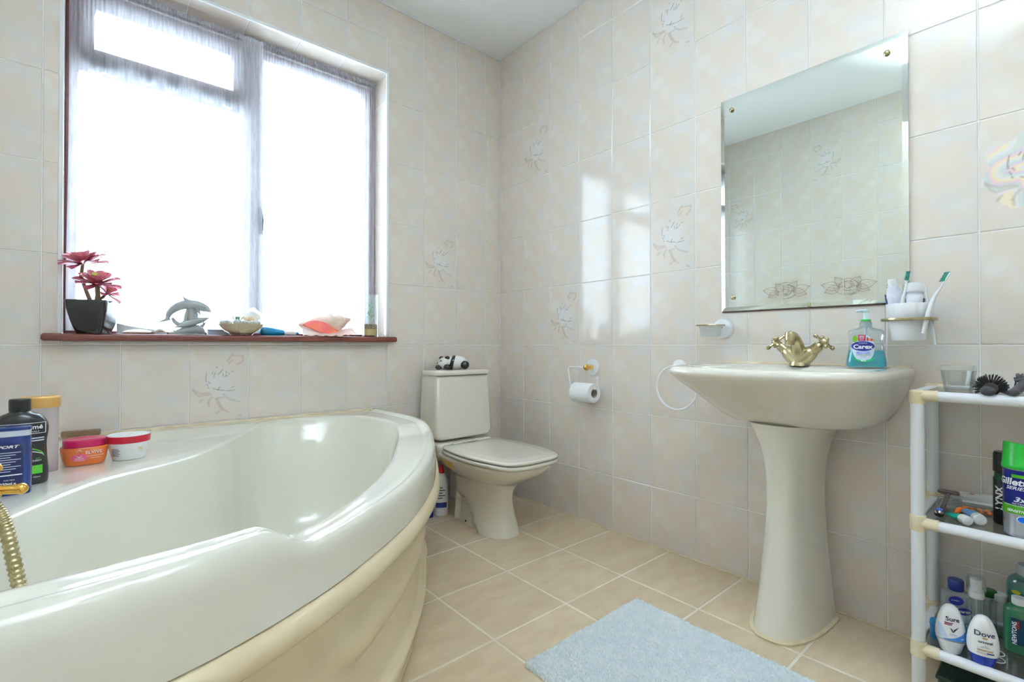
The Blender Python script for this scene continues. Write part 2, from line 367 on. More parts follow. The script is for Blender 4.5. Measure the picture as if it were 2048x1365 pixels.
def ink_tile(name, strokes, fills, x0, x1, y0, y1, m):
    """tile mesh with a fine grid whose vertices carry the printed flower"""
    nx, ny = 78, 112; b = 0.0016
    xs = np.linspace(x0 + b, x1 - b, nx); ys = np.linspace(y0 + b, y1 - b, ny); X, Y = np.meshgrid(xs, ys)
    # drawing space: lower left corner of the full tile is 0,0
    U, V = X + TW / 2, Y + TH / 2
    C = np.zeros((ny, nx, 4)); C[..., :3] = lin((231, 231, 234))[:3]
    for fn in fills: C = fn(U, V, C)
    for pts, w, c, al in strokes:
        d = np.min([seg_dist(U, V, a, q) for a, q in zip(pts, pts[1:])], axis=0)
        a = np.clip(1.6 - d / w, 0, 1) * al; c3 = np.array(lin(c)[:3])
        k = (a / np.maximum(a + C[..., 3] * (1 - a), 1e-6))[..., None]
        C[..., :3] = C[..., :3] * (1 - k) + c3 * k; C[..., 3] = C[..., 3] + a * (1 - C[..., 3])
    v = [(float(x), float(y), 0.0) for x, y in zip(X.ravel(), Y.ravel())]
    f = [(j * nx + i, j * nx + i + 1, (j + 1) * nx + i + 1, (j + 1) * nx + i) for j in range(ny - 1) for i in range(nx - 1)]
    cols = C.reshape(-1, 4)
    rim = [i for i in range(nx)] + [j * nx + nx - 1 for j in range(1, ny)] + [(ny - 1) * nx + i for i in range(nx - 2, -1, -1)] + [j * nx for j in range(ny - 2, 0, -1)]
    n0 = len(v); lo = []
    for i in rim:
        x, y, _ = v[i]
        sx = -b if x < x0 + b * 1.01 else (b if x > x1 - b * 1.01 else 0); sy = -b if y < y0 + b * 1.01 else (b if y > y1 - b * 1.01 else 0)
        lo.append((x + sx, y + sy, -b * 0.8))
    v += lo; v += [(x, y, -0.006) for x, y, _ in lo]; k = len(rim)
    for i in range(k):
        j = (i + 1) % k; f.append((rim[j], rim[i], n0 + i, n0 + j)); f.append((n0 + j, n0 + i, n0 + k + i, n0 + k + j))
    me = bpy.data.meshes.new(name); me.from_pydata(v, [], f); me.update()
    at = me.color_attributes.new('ink', 'FLOAT_COLOR', 'POINT'); full = np.zeros((len(v), 4)); full[:n0] = cols
    at.data.foreach_set('color', full.ravel()); me.materials.append(m); return me
def pearl(U, V, C):
    d = np.hypot((U - 0.105) / 0.062, (V - 0.155) / 0.075); a = np.clip(1.35 - d, 0, 1) * 0.6; C[..., 3] = np.maximum(C[..., 3], a); return C
def painted_sheen(U, V, C):  # rainbow reflection of the lustre glaze, painted as fixed pastel patches
    d = np.hypot((U - 0.098) / 0.088, (V - 0.150) / 0.098) + 0.10 * np.sin(7 * np.arctan2(V - .15, U - .1)) ; inside = d < 1
    a = np.arctan2(V - 0.15, U - 0.1); t = 9 * np.hypot(U - 0.11, V - 0.16) / 0.09 + 2.1 * np.sin(3 * a + 30 * U) + 1.3 * np.sin(61 * V + 24 * U)
    pal = np.array([lin(c)[:3] for c in ((246, 232, 190), (243, 208, 204), (214, 206, 226), (205, 226, 216), (236, 232, 236))])
    C[inside, :3] = pal[(np.floor(t * 0.9).astype(int) % 5)][inside]; C[inside, 3] = 0.62; return C
def border_strokes(flip, cx=TW):
    """big double rose that spans two tiles"""
    rng = random.Random(9 + flip); S = []; cy = 0.115
    for k in range(26):
        r = 0.012 + 0.0026 * k; a0 = rng.uniform(0, 6.28); da = rng.uniform(0.7, 1.6)
        S.append(([(cx - 0.03 + r * 1.15 * math.cos(a0 + da * i / 5), cy + r * 0.85 * math.sin(a0 + da * i / 5)) for i in range(6)], 0.0016, (132, 116, 108), 0.7))
    for a, l, wd, ox in ((-.35, .10, .030, .05), (.25, .12, .032, .05), (.95, .10, .028, .02), (2.2, .09, .030, -.02), (2.95, .12, .032, -.05), (3.6, .085, .026, -.05)):
        a = a if flip else math.pi - a; bx, by = cx - .03 + ox * (1 if flip else -1), cy - .005
        for s in (-1, -.35, .35, 1):
            S.append(([(bx + l * t * math.cos(a) - s * wd * math.sin(math.pi * t) * math.sin(a), by + l * t * math.sin(a) * .9 + s * wd * math.sin(math.pi * t ** .8) * math.cos(a)) for t in (0, .15, .3, .45, .6, .75, .9, 1)], .0030 if abs(s) == 1 else .0022, (170, 144, 124), .55 if abs(s) == 1 else .35))
    return S
def leaf_fill(cx):
    def f(U, V, C):
        d = np.hypot((U - cx) / 0.15, (V - 0.10) / 0.10) + 0.2 * np.sin(5 * np.arctan2(V - .1, U - cx)); a = np.clip(1.1 - d, 0, 0.55)
        C[..., :3] = np.array(lin((206, 188, 170))[:3]); C[..., 3] = a; return C
    return f
g = 0.0015
hw, hh = TW / 2 - g, TH / 2 - g
ROSE = ink_tile('rose_tile', rose_strokes(), [pearl], -hw, hw, -hh, hh, M_ROSE)
SHEEN_ROSE = ink_tile('painted_sheen_rose_tile', [s for s in rose_strokes() if s[2][0] > 100], [painted_sheen], -hw, hw, -hh, hh, M_ROSE)
def shifted(st, d): return [([(x + d, y) for x, y in p], w, c, a) for p, w, c, a in st]
BORDER = []
for fl_ in (0, 1):
    st = border_strokes(fl_)
    BORDER.append([ink_tile('border_rose_tile', shifted(st, d), [leaf_fill(TW - 0.03 + d)], -hw, hw, -hh, hh, M_ROSE) for d in (0, -TW)])

VZ = [0.0] + [ZK + TH * k for k in range(-2, 6)] + [H]
def lay_tiles(parent, o, u, v, n, ucuts, ugrid, special={}, holes=(), vcuts=VZ, vgrid=lambda i: ZK + TH * (i - 3)):
    """one object per tile on the plane o + u*U + v*V; ugrid(i), vgrid(i) give the uncut cell's low corner"""
    M = Matrix((u, v, n)).transposed().to_4x4()
    for i in range(len(ucuts) - 1):
        for j in range(len(vcuts) - 1):
            cu, cv = ugrid(i) + TW / 2, vgrid(j) + TH / 2
            rects = [(ucuts[i], ucuts[i + 1], vcuts[j], vcuts[j + 1])]
            for (h0, h1, h2, h3) in holes:
                nr = []
                for (a, b, c, d) in rects:
                    if b <= h0 + 1e-4 or a >= h1 - 1e-4 or d <= h2 + 1e-4 or c >= h3 - 1e-4: nr.append((a, b, c, d)); continue
                    if a < h0: nr.append((a, h0, c, d))
                    if b > h1: nr.append((h1, b, c, d))
                    if c < h2: nr.append((max(a, h0), min(b, h1), c, h2))
                    if d > h3: nr.append((max(a, h0), min(b, h1), h3, d))
                rects = nr
            for (a, b, c, d) in rects:
                if b - a < 0.012 or d - c < 0.012: continue
                me = special.get((i, j)) or tile_mesh(a + g - cu, b - g - cu, c + g - cv, d - g - cv, M_TILE)
                t = bpy.data.objects.new('tile', me); COL.objects.link(t); t.parent = parent
                t.matrix_local = Matrix.Translation(Vector(o) + Vector(u) * cu + Vector(v) * cv) @ M
                if (i, j) in special: t['label'] = 'cream tile printed with a sketched rose'
def structure(o): o['kind'] = 'structure'; return o

B = 0.0022   # grout lies this far behind the tile faces
# back wall with the window opening
mb = MB(); y0, y1 = B, 0.24
mb.box(XL - .1, WX0 - B, y0, y1, -.1, H + .05).box(WX1 + B, 0.1, y0, y1, -.1, H + .05).box(WX0 - B, WX1 + B, y0, y1, -.1, 0.868).box(WX0 - B, WX1 + B, y0, y1, WZ1 + B, H + .05)
wall_back = structure(mb.build('wall_back', M_GROUT, sharp=None))
ub = [XL] + sorted(-0.10866 - TW * k for k in range(0, 11) if -0.10866 - TW * k > XL + .02) + [0.0]
nb = len(ub) - 1; gb = lambda i: (ub[i] if i > 0 else ub[1] - TW)
sp = {}
for X, j in ((-1.434, 2), (-0.41456, 4)):        # rose tiles on this wall, by their middle
    sp[(min(range(nb), key=lambda i: abs(gb(i) + TW / 2 - X)), j)] = ROSE
lay_tiles(wall_back, (0, 0, 0), (1, 0, 0), (0, 0, 1), (0, -1, 0), ub, gb, special=sp, holes=[(WX0, WX1, 0.868, WZ1)])
# right wall: u runs along -y
wall_right = structure(MB().box(B, 0.1, YF - .1, B, -.1, H + .05).build('wall_right', M_GROUT, sharp=None))
ur = [TW * k for k in range(0, 15) if TW * k < -YF - .02] + [-YF]
sp = {(1, 6): ROSE, (2, 3): ROSE, (5, 4): ROSE, (5, 7): ROSE, (10, 4): SHEEN_ROSE}
lay_tiles(wall_right, (0, 0, 0), (0, -1, 0), (0, 0, 1), (-1, 0, 0), ur, lambda i: ur[i], special=sp)
# left wall: u runs along +y
wall_left = structure(MB().box(XL - .1, XL - B, YF - .1, B, -.1, H + .05).build('wall_left', M_GROUT, sharp=None))
ul = [YF] + [y for y in sorted(-0.7165 + TW * k for k in range(-12, 4)) if YF + .02 < y < -.02] + [0.0]
gl = lambda i: (ul[i] if i > 0 else ul[1] - TW)
il = lambda y: min(range(len(ul) - 1), key=lambda i: abs(gl(i) + TW / 2 - y))
sp = {(il(-1.022), 7): ROSE, (il(-0.4107), 6): ROSE, (il(-0.6146), 4): BORDER[0][1], (il(-0.8184), 4): BORDER[0][0], (il(-1.0223), 4): BORDER[1][1], (il(-1.2262), 4): BORDER[1][0]}
lay_tiles(wall_left, (XL, 0, 0), (0, 1, 0), (0, 0, 1), (1, 0, 0), ul, gl, special=sp, holes=[(-1.52, 0.0, 0.0, 0.50)])
# wall behind the camera, with the door
wall_front = structure(MB().box(XL - .1, 0.1, YF - .1, YF, -.1, H + .05).build('wall_front', mat('front_wall_paint', (226, 222, 216), 0.6), sharp=None))
door = structure(MB().box(-1.95, -1.17, YF, YF + .035, 0.004, 1.98).build('door_1', mat('door_paint', (238, 238, 234), 0.4), bevel=.004))
MB().tube([(-1.25, YF + .035, 1.0), (-1.25, YF + .08, 1.0), (-1.35, YF + .08, 1.0)], .009).build('door_handle', M_GOLD, door)
ceiling = structure(MB().box(XL - .1, 0.1, YF - .1, 0.24, H, H + .1).build('ceiling', M_PAINT, sharp=None))
trim = structure(MB().box(XL, 0, -.007, 0, H - .009, H).build('trim_1', M_WHITE, bevel=.003)); trim['label'] = 'white bead between back wall and ceiling'
# floor
floor = structure(MB().box(XL - .1, 0.1, YF - .1, 0.1, -.1, -.0014).build('floor', M_FGROUT, sharp=None))
fx = [0.0] + [-0.0195 - 0.3015 * k for k in range(1, 8)]; fx = [x for x in fx if x > XL] + [XL]
fy = [0.0] + [-0.1985 - 0.3017 * k for k in range(0, 10)]; fy = [y for y in fy if y > YF] + [YF]
for i in range(len(fx) - 1):
    for j in range(len(fy) - 1):
        w, d = fx[i] - fx[i + 1], fy[j] - fy[j + 1]; q = 0.0030
        me = tile_mesh(-w / 2 + q, w / 2 - q, -d / 2 + q, d / 2 - q, M_FLOOR, 0.0022)
        t = bpy.data.objects.new('tile', me); COL.objects.link(t); t.parent = floor
        t.location = ((fx[i] + fx[i + 1]) / 2, (fy[j] + fy[j + 1]) / 2, random.uniform(-.0003, 0)); 
        t.rotation_euler = (0, 0, random.choice((0, math.pi)))
seal = structure(MB().box(-.006, 0, YF, 0, -.0005, .004).build('trim_2', M_CREAM, bevel=.002)); seal['label'] = 'cream sealant along the foot of the right wall'

# ------------------------------------------------------------------ window
win = structure(thing('window_1', None, None, (0, 0, 0)))
win['label'] = 'mahogany framed window with a top light over the left casement'
# tiled reveals belong to the wall
zr = [WZ0] + [ZK + TH * k for k in range(1, 5)] + [WZ1]
for j in range(len(zr) - 1):
    for xx, nx in ((WX1, -1), (WX0, 1)):
        d = zr[j + 1] - zr[j]; me = tile_mesh(-(WD / 2 - .006) + g, WD / 2 - .006 - g, -d / 2 + g, d / 2 - g, M_TILE)
        t = bpy.data.objects.new('tile', me); COL.objects.link(t); t.parent = wall_back
        u = Vector((0, 1, 0)); n = Vector((nx, 0, 0)); v = Vector((0, 0, 1))
        if nx > 0: u = -u
        t.matrix_local = Matrix.Translation((xx, WD / 2, (zr[j] + zr[j + 1]) / 2)) @ Matrix((-u, v, n)).transposed().to_4x4()
xr = [WX0, -1.7398, -1.536, -1.332, -1.1281, -0.9242, WX1]
for i in range(len(xr) - 1):
    w = xr[i + 1] - xr[i]; me = tile_mesh(-w / 2 + g, w / 2 - g, -(WD / 2 - .006) + g, WD / 2 - .006 - g, M_TILE)
    t = bpy.data.objects.new('tile', me); COL.objects.link(t); t.parent = wall_back
    t.matrix_local = Matrix.Translation(((xr[i] + xr[i + 1]) / 2, WD / 2, WZ1)) @ Matrix(((1, 0, 0), (0, -1, 0), (0, 0, -1))).transposed().to_4x4()
for k, bxs in enumerate(((WX0 - .010, WX0 + .003, WZ0, WZ1 + .010), (WX1 - .003, WX1 + .010, WZ0, WZ1 + .010), (WX0, WX1, WZ1 - .003, WZ1 + .010))):
    o = structure(MB().box(bxs[0], bxs[1], -.0035, .008, bxs[2], bxs[3]).build('trim_%d' % (3 + k), M_WHITE, bevel=.003)); o['label'] = 'white plastic edge trim round the tiled window opening'
FY0, FY1 = WD - .004, WD + .065
def bar(name, x0, x1, z0, z1, ya=FY0, yb=FY1, m=M_FRAME, p=win): return MB().box(x0, x1, ya, yb, z0, z1).build(name, m, p, bevel=.004)
bar('frame_post', WX0, -1.862, WZ0, WZ1); bar('frame_post', -0.775, WX1, WZ0, WZ1)
bar('frame_head', -1.862, -0.775, 2.122, WZ1); bar('frame_sill_rail', -1.862, -0.775, WZ0 - .02, WZ0 + .014)
bar('mullion', -1.327, -1.247, WZ0 + .014, 2.122); bar('transom', -1.862, -1.327, 1.853, 1.915)
sash = MB(); xa, xb, za, zb = -1.862, -1.327, 1.915, 2.122
for q in ((xa, xa + .046, za, zb), (xb - .040, xb, za, zb), (xa + .046, xb - .040, za, za + .026), (xa + .046, xb - .040, zb - .034, zb)): sash.box(q[0], q[1], FY0 - .008, FY1 - .02, q[2], q[3])
sash.build('top_light_sash', M_FRAME, win, bevel=.003)
for q in ((-1.816, -1.367, 1.941, 2.088), (-1.862, -1.327, WZ0 + .014, 1.853), (-1.247, -0.775, WZ0 + .014, 2.122)):
    MB().box(q[0], q[1], .168, .172, q[2], q[3]).build('pane', clear('window_glass', (250, 252, 252), 0.05, 0.02, 0.05), win, sharp=None)
# casement stay with its pegs on the transom, and the casement fastener on the mullion
st = MB(); st.box(-1.84, -1.345, FY0 - .026, FY0 - .018, 1.872, 1.886)
stay = st.build('stay_bar', M_DARK, win, bevel=.002)
for x, r in ((-1.812, .034), (-1.770, .030), (-1.665, .026), (-1.585, .027), (-1.462, .025), (-1.388, .028)):
    MB().lathe([(0.001, -.042), (r * .7, -.041), (r, -.036), (r, -.012), (r * .6, 0)], 16, (x, FY0, 1.879), 'y').build('peg', M_DARK, win)
fa = MB().tube([(-1.262, FY0 - .012, 1.46), (-1.262, FY0 - .028, 1.40), (-1.262, FY0 - .026, 1.34)], [.009, .011, .008]).build('fastener', M_DARK, win)
s = MB().box(-1.942, -0.688, -.050, -.0005, 0.868, WZ0); s.build('sill', M_SILL, win, bevel=.009, seg=4)
MB().box(WX0 + .001, WX1 - .001, -.0005, FY0, 0.8685, WZ0).build('sill_board', M_SILL, win)
# net curtain: two gathered widths on a wire, overlapping in front of the mullion
def net(name, x0, x1, y, label, ph, zt=2.166, zbot=0.905, inner=0):
    nx, nz = 300, 46; V = []; F = []
    for j in range(nz + 1):
        t = j / nz; z = zt + (zbot - zt) * t
        for i in range(nx + 1):
            a = i / nx; w = x0 + (x1 - x0) * a
            fold = 0.004 * math.sin(a * 52 + ph) + 0.003 * math.sin(a * 123 + 2 * ph + t) + 0.002 * math.sin(a * 23 + 3 * t)
            gather = 0.0035 * math.sin(a * 330 + ph) * math.exp(-t * 10)
            zz = z + (0.004 * math.sin(a * 90 + ph) + .002 * math.sin(a * 210)) * (1 - sstep(0, .06, t))
            V.append((w + 0.004 * math.sin(t * 5 + ph) * t, y + fold * (0.4 + 0.6 * t) + gather, zz))
    for j in range(nz):
        for i in range(nx): k = j * (nx + 1) + i; F.append((k, k + 1, k + nx + 2, k + nx + 1))
    root = thing(name, label, 'curtain', (x0, y, zbot), 0, 'net curtains at the window')
    off = (-x0, -y, -zbot); V = [(p[0] + off[0], p[1] + off[1], p[2] + off[2]) for p in V]
    MB().add(V, F).build('netting', M_NET, root)
    hem = MB(); pts = [(x0 + (x1 - x0) * i / 160, y + 0.003 * math.sin(i * 1.9), zt - .014 + .003 * math.sin(i * .8)) for i in range(161)]
    hv = []; hf = []
    for i, p in enumerate(pts): hv += [(p[0] - x0, p[1] - y - .003, p[2] - zbot + .012), (p[0] - x0, p[1] - y - .005, p[2] - zbot - .006)]
    for i in range(160): hf.append((2 * i, 2 * i + 1, 2 * i + 3, 2 * i + 2))
    MB().add(hv, hf).build('heading', M_NET, root)
    return root
net('net_curtain', -1.884, -1.262, .080, 'white net curtain over the left casement and top light', 0.3)
net('net_curtain', -1.345, -0.732, .112, 'white net curtain over the right hand pane', 1.7, zt=2.186)
wire = MB().tube([(WX0, .128, 2.160), (WX1, .128, 2.160)], .003).build('curtain_wire', M_WHITE); tag(wire, 'thin white wire the net curtains hang from', 'wire')

# ------------------------------------------------------------------ added uplighter (out of view, stands in for a flash bounced off the ceiling)
lamp = thing('added_uplighter', 'added uplighter bowl out of view, standing in for a bounced flash', 'lamp', (-1.38, -2.12, H - .52))
MB().lathe([(.001, 0), (.06, .008), (.12, .035), (.165, .085), (.188, .15), (.195, .205), (.188, .205), (.180, .15), (.158, .090), (.115, .042), (.001, .018)], 40).build('bowl', M_WHITE, lamp)
MB().tube([(0, 0, .51), (0, 0, .02)], .006).build('rod', M_GOLD, lamp); MB().lathe([(.001, .52), (.05, .52), (.045, .50), (.001, .49)], 24).build('ceiling_rose', M_WHITE, lamp)
em = bpy.data.materials.new('added_bulb'); em.use_nodes = True; e = em.node_tree.nodes['Principled BSDF']
e.inputs['Base Color'].default_value = (.9, .9, .9, 1); e.inputs['Emission Color'].default_value = (0.83, 0.975, 1.10, 1); e.inputs['Emission Strength'].default_value = ADDED_LAMP
for k in range(3): MB().ball((.075 * math.cos(2.1 * k), .075 * math.sin(2.1 * k), .072), (.034, .034, .026), 16, 8).build('bulb', em, lamp)
# ------------------------------------------------------------------ corner bath
OUT = cat_rom([(-.79, -.008), (-.784, -.15), (-.780, -.30), (-.785, -.42), (-.824, -.588), (-.909, -.752), (-1.04, -.968), (-1.186, -1.145), (-1.313, -1.262), (-1.454, -1.368),
               (-1.549, -1.425), (-1.64, -1.468), (-1.733, -1.498), (-1.88, -1.522), (-2.05, -1.530), (XL + .008, -1.530)], 10)
INN = cat_rom([(-1.33, -.120), (-1.25, -.078), (-1.13, -.068), (-.995, -.118), (-.925, -.218), (-.905, -.385), (-.950, -.560), (-1.075, -.785), (-1.155, -.915), (-1.279, -1.083), (-1.40, -1.212),
               (-1.53, -1.312), (-1.65, -1.345), (-1.80, -1.355), (-1.95, -1.36), (-2.06, -1.33), (-2.12, -1.25), (-2.13, -1.12), (-2.08, -1.03), (-1.985, -.965), (-1.915, -.830),
               (-1.803, -.655), (-1.650, -.535), (-1.545, -.430), (-1.468, -.315), (-1.400, -.205)], 8, closed=True)
BC = np.array((-1.42, -.78))
def hit(poly, a):
    d = np.array((math.cos(a), math.sin(a))); best = 0
    for p, q in zip(poly, poly[1:]):
        p = np.array(p) - BC; q = np.array(q) - BC; e = q - p; den = d[0] * e[1] - d[1] * e[0]
        if abs(den) < 1e-12: continue
        t = (p[0] * e[1] - p[1] * e[0]) / den; w = (p[0] * d[1] - p[1] * d[0]) / den
        if t > 0 and -1e-9 <= w <= 1 + 1e-9: best = max(best, t)
    return BC + d * best
LOOP_O = OUT + [(XL + .008, -1.53), (XL + .008, -.008), (-.79, -.008)]
LOOP_I = INN + [INN[0]]
angs = sorted([2 * math.pi * k / 300 for k in range(300)] + [math.atan2(y - BC[1], x - BC[0]) % (2 * math.pi) for x, y in ((XL + .008, -.008), (-.79, -.008), (XL + .008, -1.53))])
def rim_z(p):
    """height of the rim: raised shoulder at the front left, a dip along the front, higher head end by the wall"""
    x, y = p; z = 0.527 + 0.018 * sstep(-.66, -.50, y)
    if y < -1.0: z += 0.050 * sstep(-1.535, -1.625, x)
    if y > -1.0: z -= sstep(-1.20, -1.45, x) * (z - .518 - .027 * sstep(-.135, -.085, y) - .012 * sstep(XL + .16, XL + .10, x))
    return z
rings = []; N = len(angs)
SHF = (0, .02, .08, .22, .34, .42, .52, .64, .74, .84, .92, .97, 1.0); SHZ = (-.040, -.030, -.020, -.008, -.001, 0.0, -.006, -.003, .006, .007, .000, -.012, -.032)
prof = [(0, -.012), (.02, -.004), (.06, 0.0), (.15, .0005), (.22, .0008), (.30, .001), (.36, .001), (.42, .0015), (.48, .002), (.55, .002), (.62, .002), (.68, .0), (.72, .002), (.76, .008), (.82, .0105), (.90, .0100), (.955, .004), (.988, -.008), (1.0, -.026)]
flat_prof = [(q[0], min(q[1], 0.0) if q[0] < .5 else 0.0) for q in prof]
io = [(hit(LOOP_I, a), hit(LOOP_O, a)) for a in angs]
for k, (fr, _) in enumerate(prof):
    ring = []
    for (pi, po_) in io:
        wd = float(np.linalg.norm(po_ - pi)); fr = (0, .003 / wd, .009 / wd)[k] if k < 3 else prof[k][0]
        p = pi + (po_ - pi) * fr; onwall = po_[1] > -.012 or po_[0] < XL + .012
        sh_ = sstep(-1.545, -1.62, p[0]) if po_[1] < -1.0 else 0.0      # the raised shoulder has two ridges and a groove between
        dz = flat_prof[k][1] if onwall else prof[k][1] * (1 - sh_) + float(np.interp(fr, SHF, SHZ)) * sh_
        q = pi + (po_ - pi) * min(fr, .92)
        zz = rim_z(q if not (po_[1] < -1.0 and po_[0] > XL + .05) else p) + dz
        ring.append((p[0], p[1], zz))
    rings.append(ring)
# inside, from the floor of the tub up to the rim, then over the rim and down the outer lip
inside = []
for f, z in ((.02, .085), (.35, .085), (.60, .090), (.72, .105), (.79, .140), (.835, .20), (.875, .30), (.915, .40), (.955, .47), (.985, .505)):
    inside.append([(BC[0] + (pi[0] - BC[0]) * f, BC[1] + (pi[1] - BC[1]) * f, min(z, rim_z(pi) - .02)) for pi, _ in io])
lip = [[(p_[0], p_[1], .452) for _, p_ in io], [(p_[0] + (BC[0] - p_[0]) * .03, p_[1] + (BC[1] - p_[1]) * .03, .450) for _, p_ in io]]
bath = thing('corner_bath', 'champagne corner bath with a curved beige front panel under the window', 'bathtub', (0, 0, 0))
MB().rings(inside + rings + lip, True, True, False).build('tub', M_BATH, bath, sharp=60)
# front panel: swept along the outer edge
P = [np.array(p) for p in OUT]; nrm = []; arc = [0.0]
for i, p in enumerate(P):
    t = P[min(i + 1, len(P) - 1)] - P[max(i - 1, 0)]; t /= np.linalg.norm(t); nrm.append(np.array((-t[1], t[0])) * 1.0)
    if i: arc.append(arc[-1] + float(np.linalg.norm(p - P[i - 1])))
if nrm[10][0] < 0: nrm = [-n for n in nrm]
LEN = arc[-1]
roll = MB()
rr = []
for i, p in enumerate(P):
    rr.append([(p[0] + nrm[i][0] * (-.008 + .021 * math.cos(a)), p[1] + nrm[i][1] * (-.008 + .021 * math.cos(a)), .424 + .026 * math.sin(a)) for a in [2 * math.pi * j / 16 for j in range(16)]])
roll.rings(rr).build('panel_roll', M_PANEL, bath)
rows = 46; pr = cat_rom([(.412, -.020), (.395, -.042), (.36, -.050), (.28, -.052), (.20, -.045), (.15, -.034), (.118, -.024), (.106, -.008), (.096, .004), (.05, .010), (.0, .012)], 5)
V = []; F = []
for i, p in enumerate(P):
    s_ = arc[i]; c = math.cos(math.pi * (s_ / LEN - .5))          # 1 in the middle of the curve, 0 at its ends
    for z, o in pr:
        fin = 0.0
        for s0, s1 in ((0.10, 1.62),):
            t = sstep(s1, s1 - .16, s_); wdt = .048 * math.sqrt(max(t, 0)); zc = .262 + .03 * (s1 - s_)
            if wdt > 1e-4: fin = max(fin, .026 * t * max(0, 1 - ((z - zc) / wdt) ** 2) ** .5 if abs(z - zc) < wdt else 0)
        o2 = o + fin + (-.075 * c + .03) * sstep(.13, .0, z) * .9 + (-.03 * c) * sstep(.35, .1, z)
        V.append((p[0] + nrm[i][0] * o2, p[1] + nrm[i][1] * o2, z))
nz = len(pr)
for i in range(len(P) - 1):
    for j in range(nz - 1): k = i * nz + j; F.append((k, k + 1, k + nz + 1, k + nz))
MB().add(V, F).build('front_panel', M_PANEL, bath, sharp=50)
bead = structure(MB().box(-2.24, -.795, -.013, 0, .541, .551).build('trim_6', M_CREAM, bevel=.004)); bead['label'] = 'cream sealing strip between the bath and the back wall'

# ------------------------------------------------------------------ toilet
TX = -0.395
toilet = thing('toilet', 'champagne close coupled toilet with its lid down in the room corner', 'toilet', (TX, 0, 0))
def sec(z, hwf, yb, yf, n, N=64):
    return [(x, y, z) for x, y in sup(hwf, (yb - yf) / 2, n, N, 0, (yb + yf) / 2)]
ps = cat_rom([(0, .098, -.17, -.575, 2.6), (.03, .094, -.17, -.565, 2.6), (.10, .084, -.17, -.545, 2.5), (.17, .082, -.165, -.540, 2.4), (.225, .098, -.15, -.570, 2.4),
              (.255, .130, -.13, -.630, 2.5), (.288, .162, -.12, -.690, 2.7), (.316, .180, -.12, -.722, 2.9), (.332, .184, -.12, -.728, 3.0), (.3375, .178, -.125, -.722, 3.0)], 5)
R_ = []
for z, w, yb, yf, n in ps:
    ring = sec(z, w, yb, yf, n); o = []
    for x, y, zz in ring:                       # hollow for the floor screw, low on each side
        if abs(x) > .02 and zz < .16:
            hgt = 1 - zz / .15; a = sstep(-.27 - .17 * hgt, -.285 - .14 * hgt, y); 
            m_ = sstep(-.29 - .15 * max(hgt, 0), -.28 - .12 * max(hgt, 0), y) * sstep(-.20, -.23, y) if hgt > 0 else 0
            x -= math.copysign(.030 * m_ * sstep(0, .35, hgt), x)
        o.append((x, y, zz))
    R_.append(o)
MB().rings(R_).build('pan', M_CERAM, toilet, sharp=50)
for s in (-1, 1): MB().ball((s * .062, -.30, .012), (.007, .007, .006), 10, 6).build('floor_screw', M_BLACK, toilet)
MB().rings([sec(.27, .10, -.03, -.22, 5), sec(.30, .14, -.03, -.25, 5), sec(.345, .168, -.03, -.25, 6), sec(.370, .168, -.032, -.236, 6), sec(.376, .160, -.04, -.225, 6)]).build('cistern_shelf', M_CERAM, toilet, sharp=50)
V = []; F = []
for z, w, yb, yf, n in ps:
    if .272 < z < .322:
        for k in range(13):
            a = R(148 + 2.2 * k); c, q = math.cos(a), math.sin(a)
            V.append(((w + .0012) * math.copysign(abs(c) ** (2 / n), c), (yb + yf) / 2 + (yb - yf) / 2 * math.copysign(abs(q) ** (2 / n), q), z))
F = [(r * 13 + k, r * 13 + k + 1, r * 13 + 14 + k, r * 13 + 13 + k) for r in range(len(V) // 13 - 1) for k in range(12)]
MB().add(V, F).build('yellow_patch', mat('yellow_patch', (206, 186, 82), .4), toilet)
# seat and lid share one outline (back wide, front corners rounded)
half = cat_rom([(0, -.235), (.12, -.235), (.160, -.245), (.178, -.30), (.192, -.42), (.187, -.55), (.166, -.66), (.142, -.715), (.088, -.742), (0, -.750)], 6)
outl = half + [(-x, y) for x, y in half[-2:0:-1]]
def shrink_o(d): return [(x * (1 - d / .19), -.49 + (y + .49) * (1 - d / .258)) for x, y in outl]
def slab(z0, z1, r):
    lay = [(z0, r * .6), (z0 + r * .4, r * .15), ((z0 + z1) / 2, 0)] + [(z1 - r + r * math.sin(a), r - r * math.cos(a)) for a in (0, .5, 1.0, 1.35)] + [(z1, r), (z1 + .0012, .04), (z1 + .0022, .048), (z1 + .0026, .06), (z1 + .003, .12)]
    return MB().rings([[(x, y, z) for x, y in shrink_o(d)] for z, d in lay])
slab(.3415, .3565, .006).build('seat', M_CERAM, toilet, sharp=60)
slab(.3605, .3760, .008).build('lid', M_CERAM, toilet, sharp=60)
for s in (-1, 1): MB().box(s * .075 - .022, s * .075 + .022, -.246, -.222, .366, .379).build('hinge', M_CERAM, toilet, bevel=.004)
